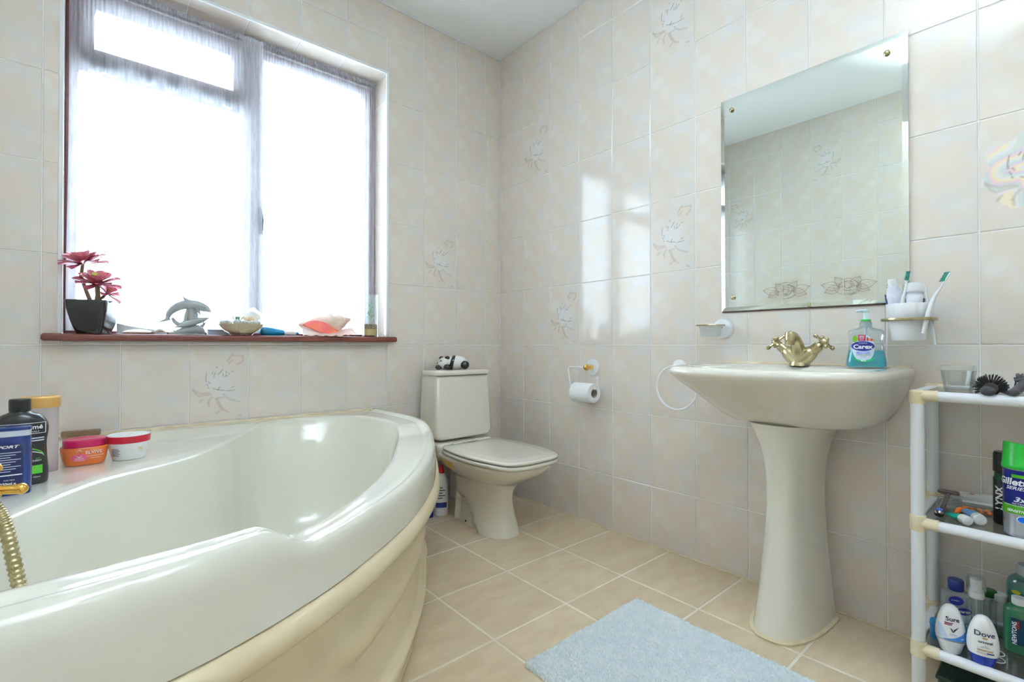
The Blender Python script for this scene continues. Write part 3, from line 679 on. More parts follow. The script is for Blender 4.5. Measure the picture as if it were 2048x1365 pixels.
# cistern: tapered front with rounded lower corners
def cist(zb, zt, hb, ht, r):
    pl = [(ht, zt), (-ht, zt)]
    for s in (-1, 1):
        a0 = math.pi if s < 0 else 1.5 * math.pi
        pl += [(s * (hb - r) + r * math.cos(a0 + .5 * math.pi * i / 6), zb + r + r * math.sin(a0 + .5 * math.pi * i / 6)) for i in range(7)]
    return pl
pl = cist(.386, .702, .174, .155, .042)
rg = []
for y, d in ((-.045, 0), (-.165, 0), (-.180, .002), (-.189, .006), (-.193, .013), (-.194, .022)):
    q = inset(pl, d); rg.append([(x, y - .012 * (0.70 - z) / .3, z) for x, z in q])
MB().rings(rg).build('cistern', M_CERAM, toilet, sharp=50)
lo = sup(.165, .082, 9, 64, 0, -.122)
MB().rings([[(x, y, .7035) for x, y in inset(lo, .003)], [(x, y, .706) for x, y in lo], [(x, y, .720) for x, y in lo], [(x, y, .7255) for x, y in inset(lo, .002)], [(x, y, .728) for x, y in inset(lo, .007)]]).build('cistern_lid', M_CERAM, toilet, sharp=60)
MB().tube([(.06, -.055, .05), (.06, -.055, .20), (.02, -.12, .24)], .045, 16).build('soil_pipe', M_WHITE, toilet)

# ------------------------------------------------------------------ wash basin on its pedestal
BY = -1.622
basin = thing('wash_basin', 'champagne pedestal wash basin below the mirror', 'basin', (0, BY, 0))
def d_out(hw_, dep, back=-.004, N=72, n=2.35):
    """D-shaped outline against the wall x=0; depth runs along -x"""
    o = []
    for j in range(N + 1):
        a = -math.pi / 2 + math.pi * j / N; c, q = math.cos(a), math.sin(a)
        o.append((back - (dep) * abs(c) ** (2 / n), hw_ * math.copysign(abs(q) ** (2 / n), q)))
    for k in range(1, 12): o.append((back, hw_ * (1 - 2 * k / 12)))
    return o
RZ = 0.790
br = []
for z, hw_, dep, n in cat_rom([(.612, .190, .250, 2.8), (.622, .214, .285, 2.8), (.655, .236, .335, 3.2), (.70, .257, .400, 3.8), (.735, .270, .452, 4.6), (.758, .277, .484, 5.2), (.770, .280, .494, 5.4), (.780, .2795, .493, 5.4), (.787, .275, .487, 5.2), (.7895, .268, .479, 5.0)], 4):
    br.append([(x, y, z) for x, y in d_out(hw_, dep, n=n)])
last = br[-1]; cxb, cyb = -.275, 0.0
def bowl_ring(rx, ry, z, N=len(last)):
    o = []
    for x, y, _ in last:
        a = math.atan2(y - cyb, (x - cxb)); o.append((cxb + rx * math.cos(a), cyb + ry * math.sin(a), z))
    return o
for rx, ry, z in ((.178, .255, .786), (.168, .243, .780), (.155, .225, .750), (.135, .195, .71), (.095, .14, .675), (.03, .04, .662)): br.append(bowl_ring(rx, ry, z))
MB().rings(br).build('bowl', M_CERAM, basin, sharp=50)
MB().lathe([(.001, .004), (.016, .004), (.020, 0)], 20, (cxb, 0, .662)).build('waste', M_BRASS, basin)
MB().box(-.012, -.001, -.272, .272, .786, .794).build('sealant', M_CREAM, basin, bevel=.003)
pedr = []
for z, hw_, dep, n in cat_rom([(0, .094, .325, 2.5), (.02, .092, .320, 2.5), (.10, .083, .295, 2.6), (.25, .070, .262, 2.8), (.38, .064, .248, 3.0), (.47, .068, .252, 3.0), (.54, .080, .268, 2.9), (.59, .098, .290, 2.8), (.618, .112, .308, 2.8)], 5):
    pedr.append([(x, y, z) for x, y in d_out(hw_, dep - .05, -.05, 48, n)])
MB().rings(pedr).build('pedestal', M_CERAM, basin, sharp=50)
q = d_out(.101, .283, -.05, 48, 2.5); q2 = d_out(.090, .268, -.05, 48, 2.5)
MB().rings([[(x, y, 0) for x, y in q], [(x, y, .006) for x, y in inset(q, .002)], [(x, y, .010) for x, y in q2]], True, False, False).build('floor_seal', M_CREAM, basin)

# ------------------------------------------------------------------ mirror
mir = thing('mirror', 'tall unframed mirror with a slanted glass edge and four brass screws', 'mirror', (0, 0, 0))
my0, my1, mz0, mz1, be = -1.892, -1.333, .981, 1.777, .014
MB().box(-.004, 0.0, my0 + .001, my1 - .001, mz0 - .006, mz1 - .001).build('backing', mat('mirror_backing', (86, 62, 50), .6, noise=((60, 44, 38), 60)), mir)
v = []
for d, x in ((0, -.0042), (0, -.0062), (be, -.0085)):
    v += [(x, my0 + d, mz0 + d), (x, my1 - d, mz0 + d), (x, my1 - d, mz1 - d), (x, my0 + d, mz1 - d)]
f = [(0, 1, 5, 4), (1, 2, 6, 5), (2, 3, 7, 6), (3, 0, 4, 7), (8, 11, 10, 9)]
bv = [(4, 5, 9, 8), (5, 6, 10, 9), (6, 7, 11, 10), (7, 4, 8, 11)]
glass = MB().add(v, f + bv).build('glass', M_MIRROR, mir, sharp=None)
for y, z in ((-1.375, 1.731), (-1.379, 1.031), (-1.843, 1.730), (-1.8475, 1.028)):
    MB().ball((-.011, y, z), (.006, .0085, .0085), 14, 8).build('screw_cap', M_BRASS, mir)
# ------------------------------------------------------------------ things on the window sill
SZ = WZ0
def poly_part(name, pts, y0, y1, m, parent, bevel=0.0): return MB().prism(pts, y0, y1).build(name, m, parent, bevel=bevel)
# potted aeonium
pot = thing('potted_succulent', 'red rosette succulent in a glossy black square pot at the left of the sill', 'plant', (-1.812, -.010, SZ), R(-26))
prf = cat_rom([(0, .033), (.004, .037), (.03, .0455), (.07, .0545), (.098, .0585), (.110, .0595), (.113, .059)], 4)
ringsq = [[(x, y, z) for x, y in sup(h, h, 9, 56)] for z, h in prf] + [[(x, y, .113) for x, y in sup(.0545, .0545, 9, 56)], [(x, y, .097) for x, y in sup(.053, .053, 9, 56)]]
MB().rings(ringsq).build('pot', mat('black_glaze', (14, 17, 19), .07, coat=.8, bump=(220, .08)), pot, sharp=50)
MB().rings([[(x, y, .101 + .003 * math.sin(40 * x + 9) * math.sin(50 * y)) for x, y in sup(.053 * k, .053 * k, 9, 40)] for k in (1, .6, .2)], True, False, True).build('soil', mat('soil', (64, 46, 36), .9, noise=((40, 30, 26), 120)), pot)
leaf_ms = []
for nm, c1, c2 in (('leaf_red', (178, 72, 100), (208, 112, 130)), ('leaf_pink', (214, 124, 142), (234, 166, 170)), ('leaf_green', (206, 190, 84), (186, 186, 96))):
    leaf_ms.append(mat(nm, c1, .38, noise=(c2, 40), sss=.0))
def leaf_mesh(m):
    V = []; F = []; nu, nv = 8, 4
    for i in range(nu + 1):
        t = i / nu; w = .30 * (0.22 + 0.78 * t ** 1.3) * math.sqrt(max(0.0, 1 - max(0, (t - .72) / .285) ** 2)) * .98
        for j in range(nv + 1):
            q = 2 * j / nv - 1; V.append((t, w * q, .06 * q * q * w / .2 + .10 * math.sin(t * 2.2) * t))
    for i in range(nu):
        for j in range(nv): k = i * (nv + 1) + j; F.append((k, k + nv + 1, k + nv + 2, k + 1))
    n = len(V); V += [(x, y, z - .028 * (1 - abs(2 * (i % (nv + 1)) / nv - 1)) - .004) for i, (x, y, z) in enumerate(V)]
    F += [tuple(reversed([a + n for a in f])) for f in F[:]]
    rim = [i * (nv + 1) for i in range(nu + 1)] + [nu * (nv + 1) + j for j in range(1, nv + 1)] + [i * (nv + 1) + nv for i in range(nu - 1, -1, -1)]
    F += [(b, a, a + n, b + n) for a, b in zip(rim, rim[1:])]
    o = MB().add(V, F).build('leaf', m, None); me = o.data; bpy.data.objects.remove(o); return me
LEAF = [leaf_mesh(m) for m in leaf_ms]
rng = random.Random(3)
STEMS = []
def rosette(parent, c, r, n, tilt=(0, 0)):
    for k in range(n):
        t = k / n; a = k * 2.39996; L_ = r * (1.0 - .62 * t) * rng.uniform(.9, 1.08); el = -.12 + 1.45 * t ** .95 + rng.uniform(-.08, .08)
        me = LEAF[2 if t > .82 else (1 if t > .35 else 0)]
        o = bpy.data.objects.new('leaf', me); COL.objects.link(o); o.parent = parent
        o.matrix_local = Matrix.Translation(c) @ Matrix.Rotation(tilt[0], 4, 'X') @ Matrix.Rotation(tilt[1], 4, 'Y') @ Matrix.Rotation(a, 4, 'Z') @ Matrix.Rotation(-el, 4, 'Y') @ Matrix.Scale(L_, 4)
M_STEM = mat('succulent_stem', (120, 128, 84), .6, noise=((150, 116, 96), 60))
cs, sn = math.cos(R(26)), math.sin(R(26))
def pl_(x, y, z): return (x * cs - y * sn, x * sn + y * cs, z)      # plant points are given unturned
STEMS.append(MB().tube([pl_(-.004, .006, .095), pl_(-.020, .010, .145), pl_(-.034, .012, .195), pl_(-.030, .010, .238)], [.007, .006, .006, .005]).build('stem', M_STEM, pot))
STEMS.append(MB().tube([pl_(.006, -.012, .095), pl_(.010, -.016, .13), pl_(.008, -.018, .168)], [.0085, .0075, .007]).build('stem', M_STEM, pot))
STEMS.append(MB().tube([pl_(.010, -.016, .115), pl_(.022, -.018, .125), pl_(.032, -.020, .138)], [.005, .005, .004]).build('stem', M_STEM, pot))
rosette(STEMS[0], pl_(-.030, .010, .240), .080, 42, (R(20), R(-6))); rosette(STEMS[1], pl_(.006, -.018, .172), .076, 42, (R(24), R(8))); rosette(STEMS[2], pl_(.034, -.020, .138), .052, 18, (R(10), R(38)))

# dolphins
M_PORC = mat('grey_porcelain', (178, 181, 176), .15, coat=.5, noise=((150, 162, 166), 18))
dol = thing('dolphin_figurine', 'glazed porcelain figurine of leaping dolphins on a wave', 'figurine', (-1.538, .030, SZ), R(-6))
dk = 1 / (9.752 * 518)
def dz(*pts): return [((x - 1512) * dk, (970 - z) * dk) for x, z in pts]
def limb(mb, pts, radii, y=0.0, n=14, flat=1.0, per=5):
    P3 = cat_rom([(a, y, b, r * dk) for (a, b), r in zip(dz(*pts), radii)], per); mb.tube([p[:3] for p in P3], [max(p[3], .0006) for p in P3], n, up=(0, 1, 0), flat=flat)
b = MB(); limb(b, [(1150, 690), (1195, 640), (1210, 580), (1270, 490), (1390, 405), (1530, 372), (1680, 385), (1790, 432), (1860, 472), (1912, 512)], [16, 34, 48, 66, 84, 92, 90, 76, 44, 7], n=18, flat=.8)
b.prism(dz((1408, 200), (1440, 225), (1500, 262), (1590, 300), (1560, 345), (1450, 330), (1455, 290), (1430, 235)), -.0065, .0065)
b.prism(dz((1055, 748), (1075, 705), (1150, 672), (1215, 620), (1250, 690), (1160, 712), (1100, 725)), -.004, .003)
limb(b, [(1640, 420), (1690, 500), (1720, 575)], [22, 30, 6], y=-.012, flat=.4); limb(b, [(1600, 430), (1620, 500), (1640, 540)], [24, 24, 6], y=.012, flat=.4)
b.build('dolphin', M_PORC, dol, sharp=60)
for e in (-1,): MB().ball((dz((1792, 432))[0][0], -.0125, dz((1792, 432))[0][1]), .0016, 8, 6).build('eye', M_DARK, dol)
b = MB(); limb(b, [(1255, 836), (1330, 815), (1420, 800), (1540, 745), (1680, 690), (1790, 655), (1870, 626)], [4, 14, 34, 58, 62, 40, 6], y=-.016, n=16, flat=.8)
b.prism(dz((1535, 606), (1600, 618), (1690, 640), (1660, 690), (1560, 720)), -.019, -.013); limb(b, [(1740, 690), (1775, 740), (1760, 770)], [16, 14, 4], y=-.026, flat=.4)
b.build('dolphin', M_PORC, dol, sharp=60)
w = MB(); limb(w, [(1270, 640), (1310, 715), (1375, 765), (1440, 752), (1478, 690), (1490, 600), (1520, 500), (1560, 430)], [24, 36, 44, 44, 36, 34, 40, 44], y=.004)
limb(w, [(1545, 900), (1560, 780), (1575, 640), (1570, 520), (1570, 420)], [90, 70, 66, 60, 62], y=.006); limb(w, [(1600, 760), (1650, 640), (1660, 560), (1630, 470)], [40, 30, 26, 30], y=.004)
for q, rr_ in (([(1215, 950), (1290, 935), (1400, 905), (1500, 890), (1640, 860), (1720, 880), (1790, 940)], [18, 34, 66, 82, 104, 86, 30]), ([(1650, 900), (1740, 800), (1820, 712)], [70, 40, 4]), ([(1300, 940), (1296, 900), (1290, 858)], [30, 18, 3])):
    limb(w, q, rr_, y=0.0)
w.box(-.060, .056, -.020, .022, 0, .006); w.v = [(x, y, max(z, 0.0)) for x, y, z in w.v]
w.build('wave_base', M_PORC, dol, sharp=60)

# shells and oddments between the pot and the dolphins
M_SHELLW = mat('white_shell', (236, 232, 226), .4, noise=((214, 204, 194), 60))
fs = thing('flat_shell', 'flat white shell with a brown edge lying beside the black pot', 'shell', (-1.690, .012, SZ), R(8))
MB().rings([[(x * k, y * k, z) for x, y in sup(.046, .028, 2, 40)] for k, z in ((.82, 0), (1, .004), (.97, .009), (.7, .0145), (.3, .0175), (.05, .018))]).build('valve', M_SHELLW, fs)
MB().tube([(.046 * math.cos(a), .028 * math.sin(a), .0045) for a in [math.pi + math.pi * i / 20 for i in range(21)]], .0024, 8).build('brown_edge', mat('brown_shell', (150, 108, 70), .5), fs)
ps_ = thing('paper_packet', 'pale folded paper packet lying behind the flat shell', 'packet', (-1.675, .060, SZ))
MB().rings([[(x, y, z + .012 * (-x / .07) * (z > .001) + (.004 * math.sin(60 * x) if z > .001 else 0)) for x, y in sup(.075, .012, 8, 36)] for z in (0, .010, .024)]).build('packet', mat('pale_paper', (222, 224, 222), .6, noise=((196, 200, 206), 20)), ps_)
cl_ = thing('coral_piece', 'lumpy white coral piece lying left of the dolphins', 'coral', (-1.622, .014, SZ))
rng = random.Random(11)
for k in range(9):
    cx, cy, r = rng.uniform(-.034, .034), rng.uniform(-.012, .014), rng.uniform(.008, .013); hz = r * .75 + max(0, .012 * (1 - abs(cx) / .03))
    mb = MB(); tw = rng.uniform(0, 6); pts = []
    for i in range(30):
        t = i / 29; a = tw + t * 12; rad = r * .55 * (1 - t); pts.append((cx + rad * math.cos(a), cy + rad * math.sin(a), max(r * .45, hz * .75) + t * r * .7))
    mb.tube(pts, [max(.0006, r * .48 * (1 - i / 30)) for i in range(30)], 8); mb.v = [(x, y, max(0, z)) for x, y, z in mb.v]
    mb.build('lump', M_SHELLW, cl_)
gb_ = thing('soap_box', 'low grey blue box on the sill behind the dolphins', 'box', (-1.432, .064, SZ))
MB().box(-.036, .036, -.010, .010, 0, .018).build('base', mat('grey_blue_plastic', (176, 186, 208), .4), gb_, bevel=.003); MB().box(-.037, .037, -.011, .011, .018, .025).build('lid', mat('grey_blue_plastic', (176, 186, 208)), gb_, bevel=.003)

# glass bowl terrarium
ter = thing('glass_terrarium', 'round glass bowl terrarium with sand, pebbles and a dried tuft', 'terrarium', (-1.360, -.010, SZ)); ter.scale = (.95, .95, .95)
M_GLASS = clear('clear_glass', (252, 254, 254), .03, .01, .08)
gp = [(.001, .0), (.040, .0)] + [(.0885 * math.cos(a), .062 + .0625 * math.sin(a)) for a in [R(-58 + i * 8) for i in range(14)]]
gp = [(max(r, .001), max(z, 0)) for r, z in gp]; top_r = gp[-1][0]
gp += [(.0500, .1195), (.0475, .1200)]
MB().lathe(gp, 56, cap=False).build('bowl', M_GLASS, ter)
M_SAND = mat('terrarium_sand', (252, 232, 196), .9, noise=((230, 202, 160), 260), bump=(400, .4))
sp_ = [(.001, .004)] + [(.0862 * math.cos(a), .062 + .0595 * math.sin(a)) for a in [R(-62 + i * 6) for i in range(9)]] + [(.04, .050), (.001, .052)]
MB().lathe([(max(r, .001), max(z, .004)) for r, z in sp_], 48, cap=False).build('sand', M_SAND, ter)
M_PEB = mat('pale_pebble', (222, 222, 218), .5, noise=((190, 194, 196), 30)); rng = random.Random(5)
for k, (x, y, r) in enumerate(((-.060, -.028, .014), (-.030, -.055, .015), (.000, -.060, .013), (.030, -.052, .011), (.056, -.030, .013), (-.066, .012, .015), (-.015, -.030, .014), (.040, .02, .014), (.066, .008, .010), (.022, -.030, .010), (-.04, .03, .013))):
    mb = MB().ball((0, 0, 0), (r, r * .8, r * .62), 12, 8); a = rng.uniform(0, 3); mb.map(lambda p, q, z: (x + p * math.cos(a) - q * math.sin(a), y + p * math.sin(a) + q * math.cos(a), .054 + z)); mb.build('pebble', M_PEB, ter)
M_SG = mat('succulent_green', (142, 180, 146), .5)
for k in range(8):
    a = k * 2.4; o = bpy.data.objects.new('leaf', LEAF[2].copy() if k == 0 else SLEAF); SLEAF = o.data
    if k == 0: SLEAF.materials.clear(); SLEAF.materials.append(M_SG)
    COL.objects.link(o); o.parent = ter; o.matrix_local = Matrix.Translation((-.030 if k < 5 else -.016, -.040, .058)) @ Matrix.Rotation(a, 4, 'Z') @ Matrix.Rotation(-.75, 4, 'Y') @ Matrix.Scale(.026, 4)
tf = MB(); rng = random.Random(8)
for k in range(90):
    a, q = rng.uniform(0, 6.28), rng.uniform(0, 1) ** .6; d = Vector((math.cos(a) * q * .7, math.sin(a) * q * .7, 1)).normalized(); b0 = Vector((.026 + .012 * q * math.cos(a), -.012 + .012 * q * math.sin(a), .052)); e1 = b0 + d * rng.uniform(.026, .040)
    tf.tube([b0, e1], [.0013, .0003], 4)
tf.build('dried_tuft', mat('dried_tuft', (232, 206, 160), .7), ter)

# turquoise tube lying down
tb = thing('squeeze_tube', 'turquoise plastic tube lying on the sill beside the terrarium', 'tube', (-1.203, .018, SZ))
M_TURQ = mat('turquoise_plastic', (24, 138, 188), .22, coat=.3)
tubep = cat_rom([(-.085, .002), (-.082, .0135), (-.070, .0185), (-.052, .0195), (-.02, .0165), (.005, .0125), (.012, .0115)], 4)
MB().lathe([(r, z) for z, r in tubep], 24, (0, 0, .0195), 'x').map(lambda x, y, z: (x, y, z - (x + .055) * .085 if x > -.055 else z)).build('body', M_TURQ, tb)
MB().lathe([(.0105, .0), (.0105, .036), (.009, .046), (.005, .049)], 20, (.012, 0, .0115), 'x').build('nozzle', M_WHITE, tb)
MB().lathe([(.0062, .0), (.007, .004), (.005, .011), (.001, .013)], 16, (.061, 0, .0115), 'x').build('tip', M_TURQ, tb)

# conch shell
con = thing('conch_shell', 'large pink conch shell lying on the sill', 'shell', (-1.008, .026, SZ), R(-8))
M_CON = mat('conch_outside', (236, 220, 202), .5, noise=((240, 198, 178), 22), bump=(70, .25)); M_PINK = mat('conch_mouth', (244, 104, 120), .18, coat=.4, noise=((250, 140, 96), 18))
cp = cat_rom([(-.117, .066, .004, .004), (-.096, .064, .018, .020), (-.060, .066, .034, .036), (-.018, .066, .046, .046), (.022, .068, .050, .048), (.052, .074, .040, .040), (.074, .082, .026, .028), (.090, .088, .015, .016), (.104, .093, .007, .008), (.112, .096, .001, .001)], 6)
rg = []
for x, zc, ry, rz_ in cp:
    ring = []
    for j in range(40):
        a = 2 * math.pi * j / 40; kn = 1 + .10 * max(0, math.sin(x * 170)) * sstep(-.05, .05, x) + .34 * math.exp(-((x - .050) / .010) ** 2) * math.exp(-((a - 1.45) / .30) ** 2) + .14 * math.exp(-((x - .014) / .010) ** 2) * math.exp(-((a - 1.7) / .35) ** 2)
        kn += .012 * math.sin(5 * a + 60 * x); ring.append((x, ry * kn * math.cos(a), max(.002, zc - .014 + rz_ * kn * math.sin(a))))
    rg.append(ring)
MB().rings(rg).build('whorl', M_CON, con, sharp=60)
mo = []
for i in range(25):
    t = i / 24; x = -.104 + .152 * t; hgt = .024 * math.sin(math.pi * t) ** .7 + .001; zc = .052 - .026 * t + .004 * math.sin(6 * t)
    mo.append([(x, -.030 - .028 * math.sin(math.pi * t) - .006 * math.cos(a), zc + hgt * math.sin(a)) for a in [2 * math.pi * j / 20 for j in range(20)]])
MB().rings(mo).build('mouth', M_PINK, con)
V = []; F = []
for i in range(41):
    t = i / 40; x = -.106 + .218 * t; out = .030 + .034 * math.sin(math.pi * t) ** .8
    for j in range(7):
        q = j / 6; V.append((x + .012 * q * t, -.026 - out * q * .95, .040 * (1 - t * .6) * (1 - q) ** 1.6 + .004 + .003 * math.sin(i * .9) * q + .020 * sstep(.6, 1.0, t) * (1 - q * .4)))
n0 = len(V); V += [(x, y + .002, max(0.0, z - .004)) for x, y, z in V]
for i in range(40):
    for j in range(6): k = i * 7 + j; F.append((k, k + 7, k + 8, k + 1)); F.append((n0 + k, n0 + k + 1, n0 + k + 8, n0 + k + 7))
    F.append((i * 7 + 6, i * 7 + 13, n0 + i * 7 + 13, n0 + i * 7 + 6))
MB().add(V, F).build('lip', mat('conch_lip', (248, 238, 228), .3, noise=((246, 204, 192), 14)), con)

# tall glass with gravel and a succulent sprig
tg = thing('glass_planter', 'tall clear glass with gravel and a green sprig at the right end of the sill', 'planter', (-.800, .020, SZ))
MB().lathe([(.001, .0), (.036, .0), (.0375, .004), (.0375, .205), (.036, .205), (.036, .007), (.001, .007)], 40, cap=False).build('glass', M_GLASS, tg)
MB().lathe([(.001, .0075), (.0355, .0075), (.0355, .038), (.001, .038)], 36, cap=False).build('sand', mat('yellow_sand', (244, 216, 150), .9, noise=((226, 190, 120), 200)), tg)
MB().lathe([(.001, .038), (.0355, .038), (.0355, .060), (.02, .063), (.001, .062)], 36, cap=False).build('gravel', mat('mixed_gravel', (60, 56, 50), .7, noise=((224, 196, 140), 150)), tg)
tstem = MB().tube([(0, -.004, .058), (.003, -.005, .10), (.0, -.004, .15), (.004, -.004, .178)], [.0022, .002, .0018, .001], 8).build('stem', M_SG, tg)
for k in range(18):
    z = .072 + .0057 * k; a = k * 2.4; o = bpy.data.objects.new('leaf', SLEAF); COL.objects.link(o); o.parent = tstem
    o.matrix_local = Matrix.Translation((.001, -.0045, z)) @ Matrix.Rotation(a, 4, 'Z') @ Matrix.Rotation(-.75, 4, 'Y') @ Matrix.Scale(.032 - .0008 * k, 4)

# ------------------------------------------------------------------ panda on the cistern
pa = thing('panda_figurine', 'small black and white panda figurine on the toilet cistern', 'figurine', (-.412, -.112, .728), R(-38))
M_PW = mat('panda_white', (232, 231, 226), .25, coat=.4); M_PB = mat('panda_black', (26, 26, 28), .25, coat=.3)
body = MB().ball((.022, 0, .036), (.058, .040, .036), 28, 18); body.v = [(x, y, max(z, 0)) for x, y, z in body.v]; body.build('body', M_PW, pa)
head = MB().ball((-.036, -.004, .032), (.038, .036, .032), 28, 18); head.v = [(x, y, max(z, 0)) for x, y, z in head.v]; head.build('head', M_PW, pa)
band = []
for i in range(9):
    x = -.008 + .020 * i / 8
    band.append([(x + .010 * math.sin(a), .0412 * math.cos(a) * (1 - .06 * abs(i - 4) / 4), max(.0, .036 + .0375 * math.sin(a) * (1 - .06 * abs(i - 4) / 4))) for a in [2 * math.pi * j / 32 for j in range(32)]])
MB().rings(band).build('shoulder_band', M_PB, pa)
for nm, c, r in (('paw', (-.068, -.020, .012), (.017, .014, .013)), ('paw', (-.022, -.040, .014), (.019, .013, .015)), ('hind_foot', (.066, -.030, .024), (.022, .018, .022)), ('hind_foot', (.066, .030, .024), (.020, .016, .020)), ('ear', (-.058, .018, .056), (.012, .007, .012)), ('ear', (-.024, -.022, .060), (.013, .007, .010)),
                 ('eye_patch', (-.050, -.0275, .041), (.013, .007, .009)), ('nose', (-.074, -.008, .034), (.004, .005, .004))):
    MB().ball(c, r, 16, 10).build(nm, M_PB, pa)
MB().ball((-.056, -.0335, .041), (.0028, .0018, .0028), 8, 6).build('eye_glint', M_PRINTW, pa)
# bottles behind the bath
bl = thing('bleach_bottle', 'white cleaner bottle with a red cap standing between bath and toilet', 'bottle', (-.478, -.112, 0), R(-30))
bb = Body([(0, .030, .026, 2.6), (.004, .033, .029, 2.8), (.14, .033, .029, 2.8), (.172, .031, .027, 2.6), (.200, .020, .018, 2.2), (.208, .016, .015, 2)])
bb.mb().build('bottle', M_WHITE, bl); MB().lathe([(.014, .208), (.016, .211), (.013, .232), (.008, .248), (.005, .250)], 20).build('cap', mat('red_cap', (206, 34, 44), .3), bl)
M_NAVY = mat('navy_print', (30, 56, 128), .4); bb.patch(-.026, .026, .040, .066, 'label_band', M_NAVY, bl); M_TXT = mat('grey_print', (96, 98, 108), .5)
for k in range(5): bb.patch(-.022, .006 + .012 * (k % 2), .085 + k * .013, .0905 + k * .013, 'print_line', M_TXT, bl, nv=2)
b2 = thing('blue_cleaner_bottle', 'dark blue cleaner bottle half hidden behind the bath edge', 'bottle', (-.552, -.098, 0), R(-20))
bb = Body([(0, .027, .024, 2.5), (.004, .030, .027, 2.8), (.09, .030, .027, 2.8), (.13, .022, .02, 2.3), (.16, .013, .013, 2)]); bb.mb().build('bottle', mat('blue_cleaner', (26, 44, 150), .25), b2)
MB().lathe([(.013, .16), (.015, .163), (.014, .185), (.004, .188)], 20).build('cap', mat('red_cap', (206, 34, 44)), b2); bb.patch(-.024, .024, .045, .085, 'label', mat('red_label', (200, 40, 60), .4), b2)
# ------------------------------------------------------------------ photo pixel -> point on a plane of the room (axis 0,1,2 = x,y,z)
def at_px(x, y, ax, val):
    c = Vector(((x - 1024) / 969.128, -(y - 682.5) / 969.128, -1.0)); d = cam.rotation_euler.to_matrix() @ c
    t = (val - CAM[ax]) / d[ax]; return CAM + d * t

# ------------------------------------------------------------------ bottles and jars on the bath deck
DZ = 0.5185
M_GREYTXT = mat('pale_print', (208, 216, 230), .5)
o = (-1.962, -.640, DZ)
sg = thing('shower_gel_bottle', 'flat dark blue sport shower gel bottle at the front of the bath deck', 'bottle', o, R(-4))
bb = Body([(0, .043, .015, 4), (.003, .045, .017, 4), (.06, .046, .018, 4), (.125, .045, .018, 4), (.128, .044, .017, 4)], 3); bb.mb().build('bottle', mat('blue_gel_bottle', (14, 46, 112), .25, coat=.3), sg)
cb = Body([(.128, .044, .017, 4), (.129, .0445, .0175, 4), (.143, .0445, .0175, 4), (.149, .0435, .0165, 4)], 2); cb.mb().build('cap', mat('pale_blue_cap', (206, 214, 226), .3), sg)
Body([(.1435, .0452, .0182, 4), (.150, .0452, .0182, 4), (.1515, .044, .017, 4)], 2).mb().build('cap_rim', mat('blue_gel_bottle', (22, 60, 140)), sg)
bb.patch(-.034, .034, .010, .114, 'label', mat('navy_label', (14, 28, 78), .4), sg); bb.text('SPORT', .006, .108, .0085, M_PRINTW, sg, shear=.3, bold=.03, sx=1.5)
for k in range(9): bb.patch(-.030, .030 - .008 * (k % 3), .0945 - k * .0052, .0960 - k * .0052, 'print_line', M_GREYTXT, sg, .0011, nu=12, nv=1)
bb.patch(-.032, .032, .058 - .014, .0605 - .014, 'print_bar', M_PRINTW, sg, .0011, nv=1); bb.patch(-.030, -.006, .010, .034, 'barcode', M_GREYTXT, sg, .0011)
bb.text('250ml e', .010, .026, .0075, M_PRINTW, sg, bold=.03); bb.text('FOR MEN', .012, .034, .004, M_PRINTW, sg)
for k in range(3): bb.patch(-.002, .028, .0195 - k * .0035, .0207 - k * .0035, 'print_line', M_GREYTXT, sg, .0011, nu=8, nv=1)

o = (-1.944, -.548, DZ)
sh = thing('shampoo_bottle', 'large black shampoo bottle with a green band on the bath deck', 'bottle', o, R(2))
bb = Body([(0, .046, .027, 2.6), (.004, .050, .030, 2.7), (.03, .0505, .031, 2.7), (.07, .048, .029, 2.6), (.10, .0475, .029, 2.6), (.13, .051, .030, 2.6), (.15, .048, .029, 2.4), (.165, .037, .025, 2.2), (.173, .022, .020, 2), (.176, .018, .018, 2)])
bb.mb().build('bottle', mat('black_bottle', (20, 20, 22), .3, coat=.2), sh)
MB().lathe([(.0185, .176), (.0195, .178), (.0195, .203), (.018, .206), (.001, .206)], 28).build('cap', M_BLACK, sh)
M_GREENP = mat('green_print', (88, 196, 52), .4); bb.patch(-.020, .040, .026, .046, 'green_band', M_GREENP, sh, shape=None)
bb.text('TRESemmé', .006, .138, .0145, M_PRINTW, sh, bold=.02); bb.text('PROFESSIONALS', .012, .1275, .0055, M_PRINTW, sh, space=1.1)
for q in ((-.040, .045, .1475, .1487), (-.040, .045, .1225, .1237), (.0438, .045, .1225, .1487)): bb.patch(*q, 'print_frame', M_PRINTW, sh, .0010, nv=2)
bb.text('CLEANSE & REPLENISH', .006, .057, .0062, M_PRINTW, sh); bb.text('RIFT', .032, .062, .0045, M_GREENP, sh); bb.text('900ml', .030, .018, .005, M_PRINTW, sh)
for k in range(2): bb.patch(-.002, .042, .110 - k * .006, .1128 - k * .006, 'print_line', M_GREYTXT, sh, .001, nv=1)
for k, (m_, dz_) in enumerate(((M_GREENP, .010), (M_PRINTW, 0))):
    bb.patch(-.030, .042, .066, .086 + dz_, 'print_arc', m_, sh, .001, shape=lambda a, b, : (a, b * .10 + .9 * math.sqrt(max(0, 1 - a * a))), nu=24, nv=1)

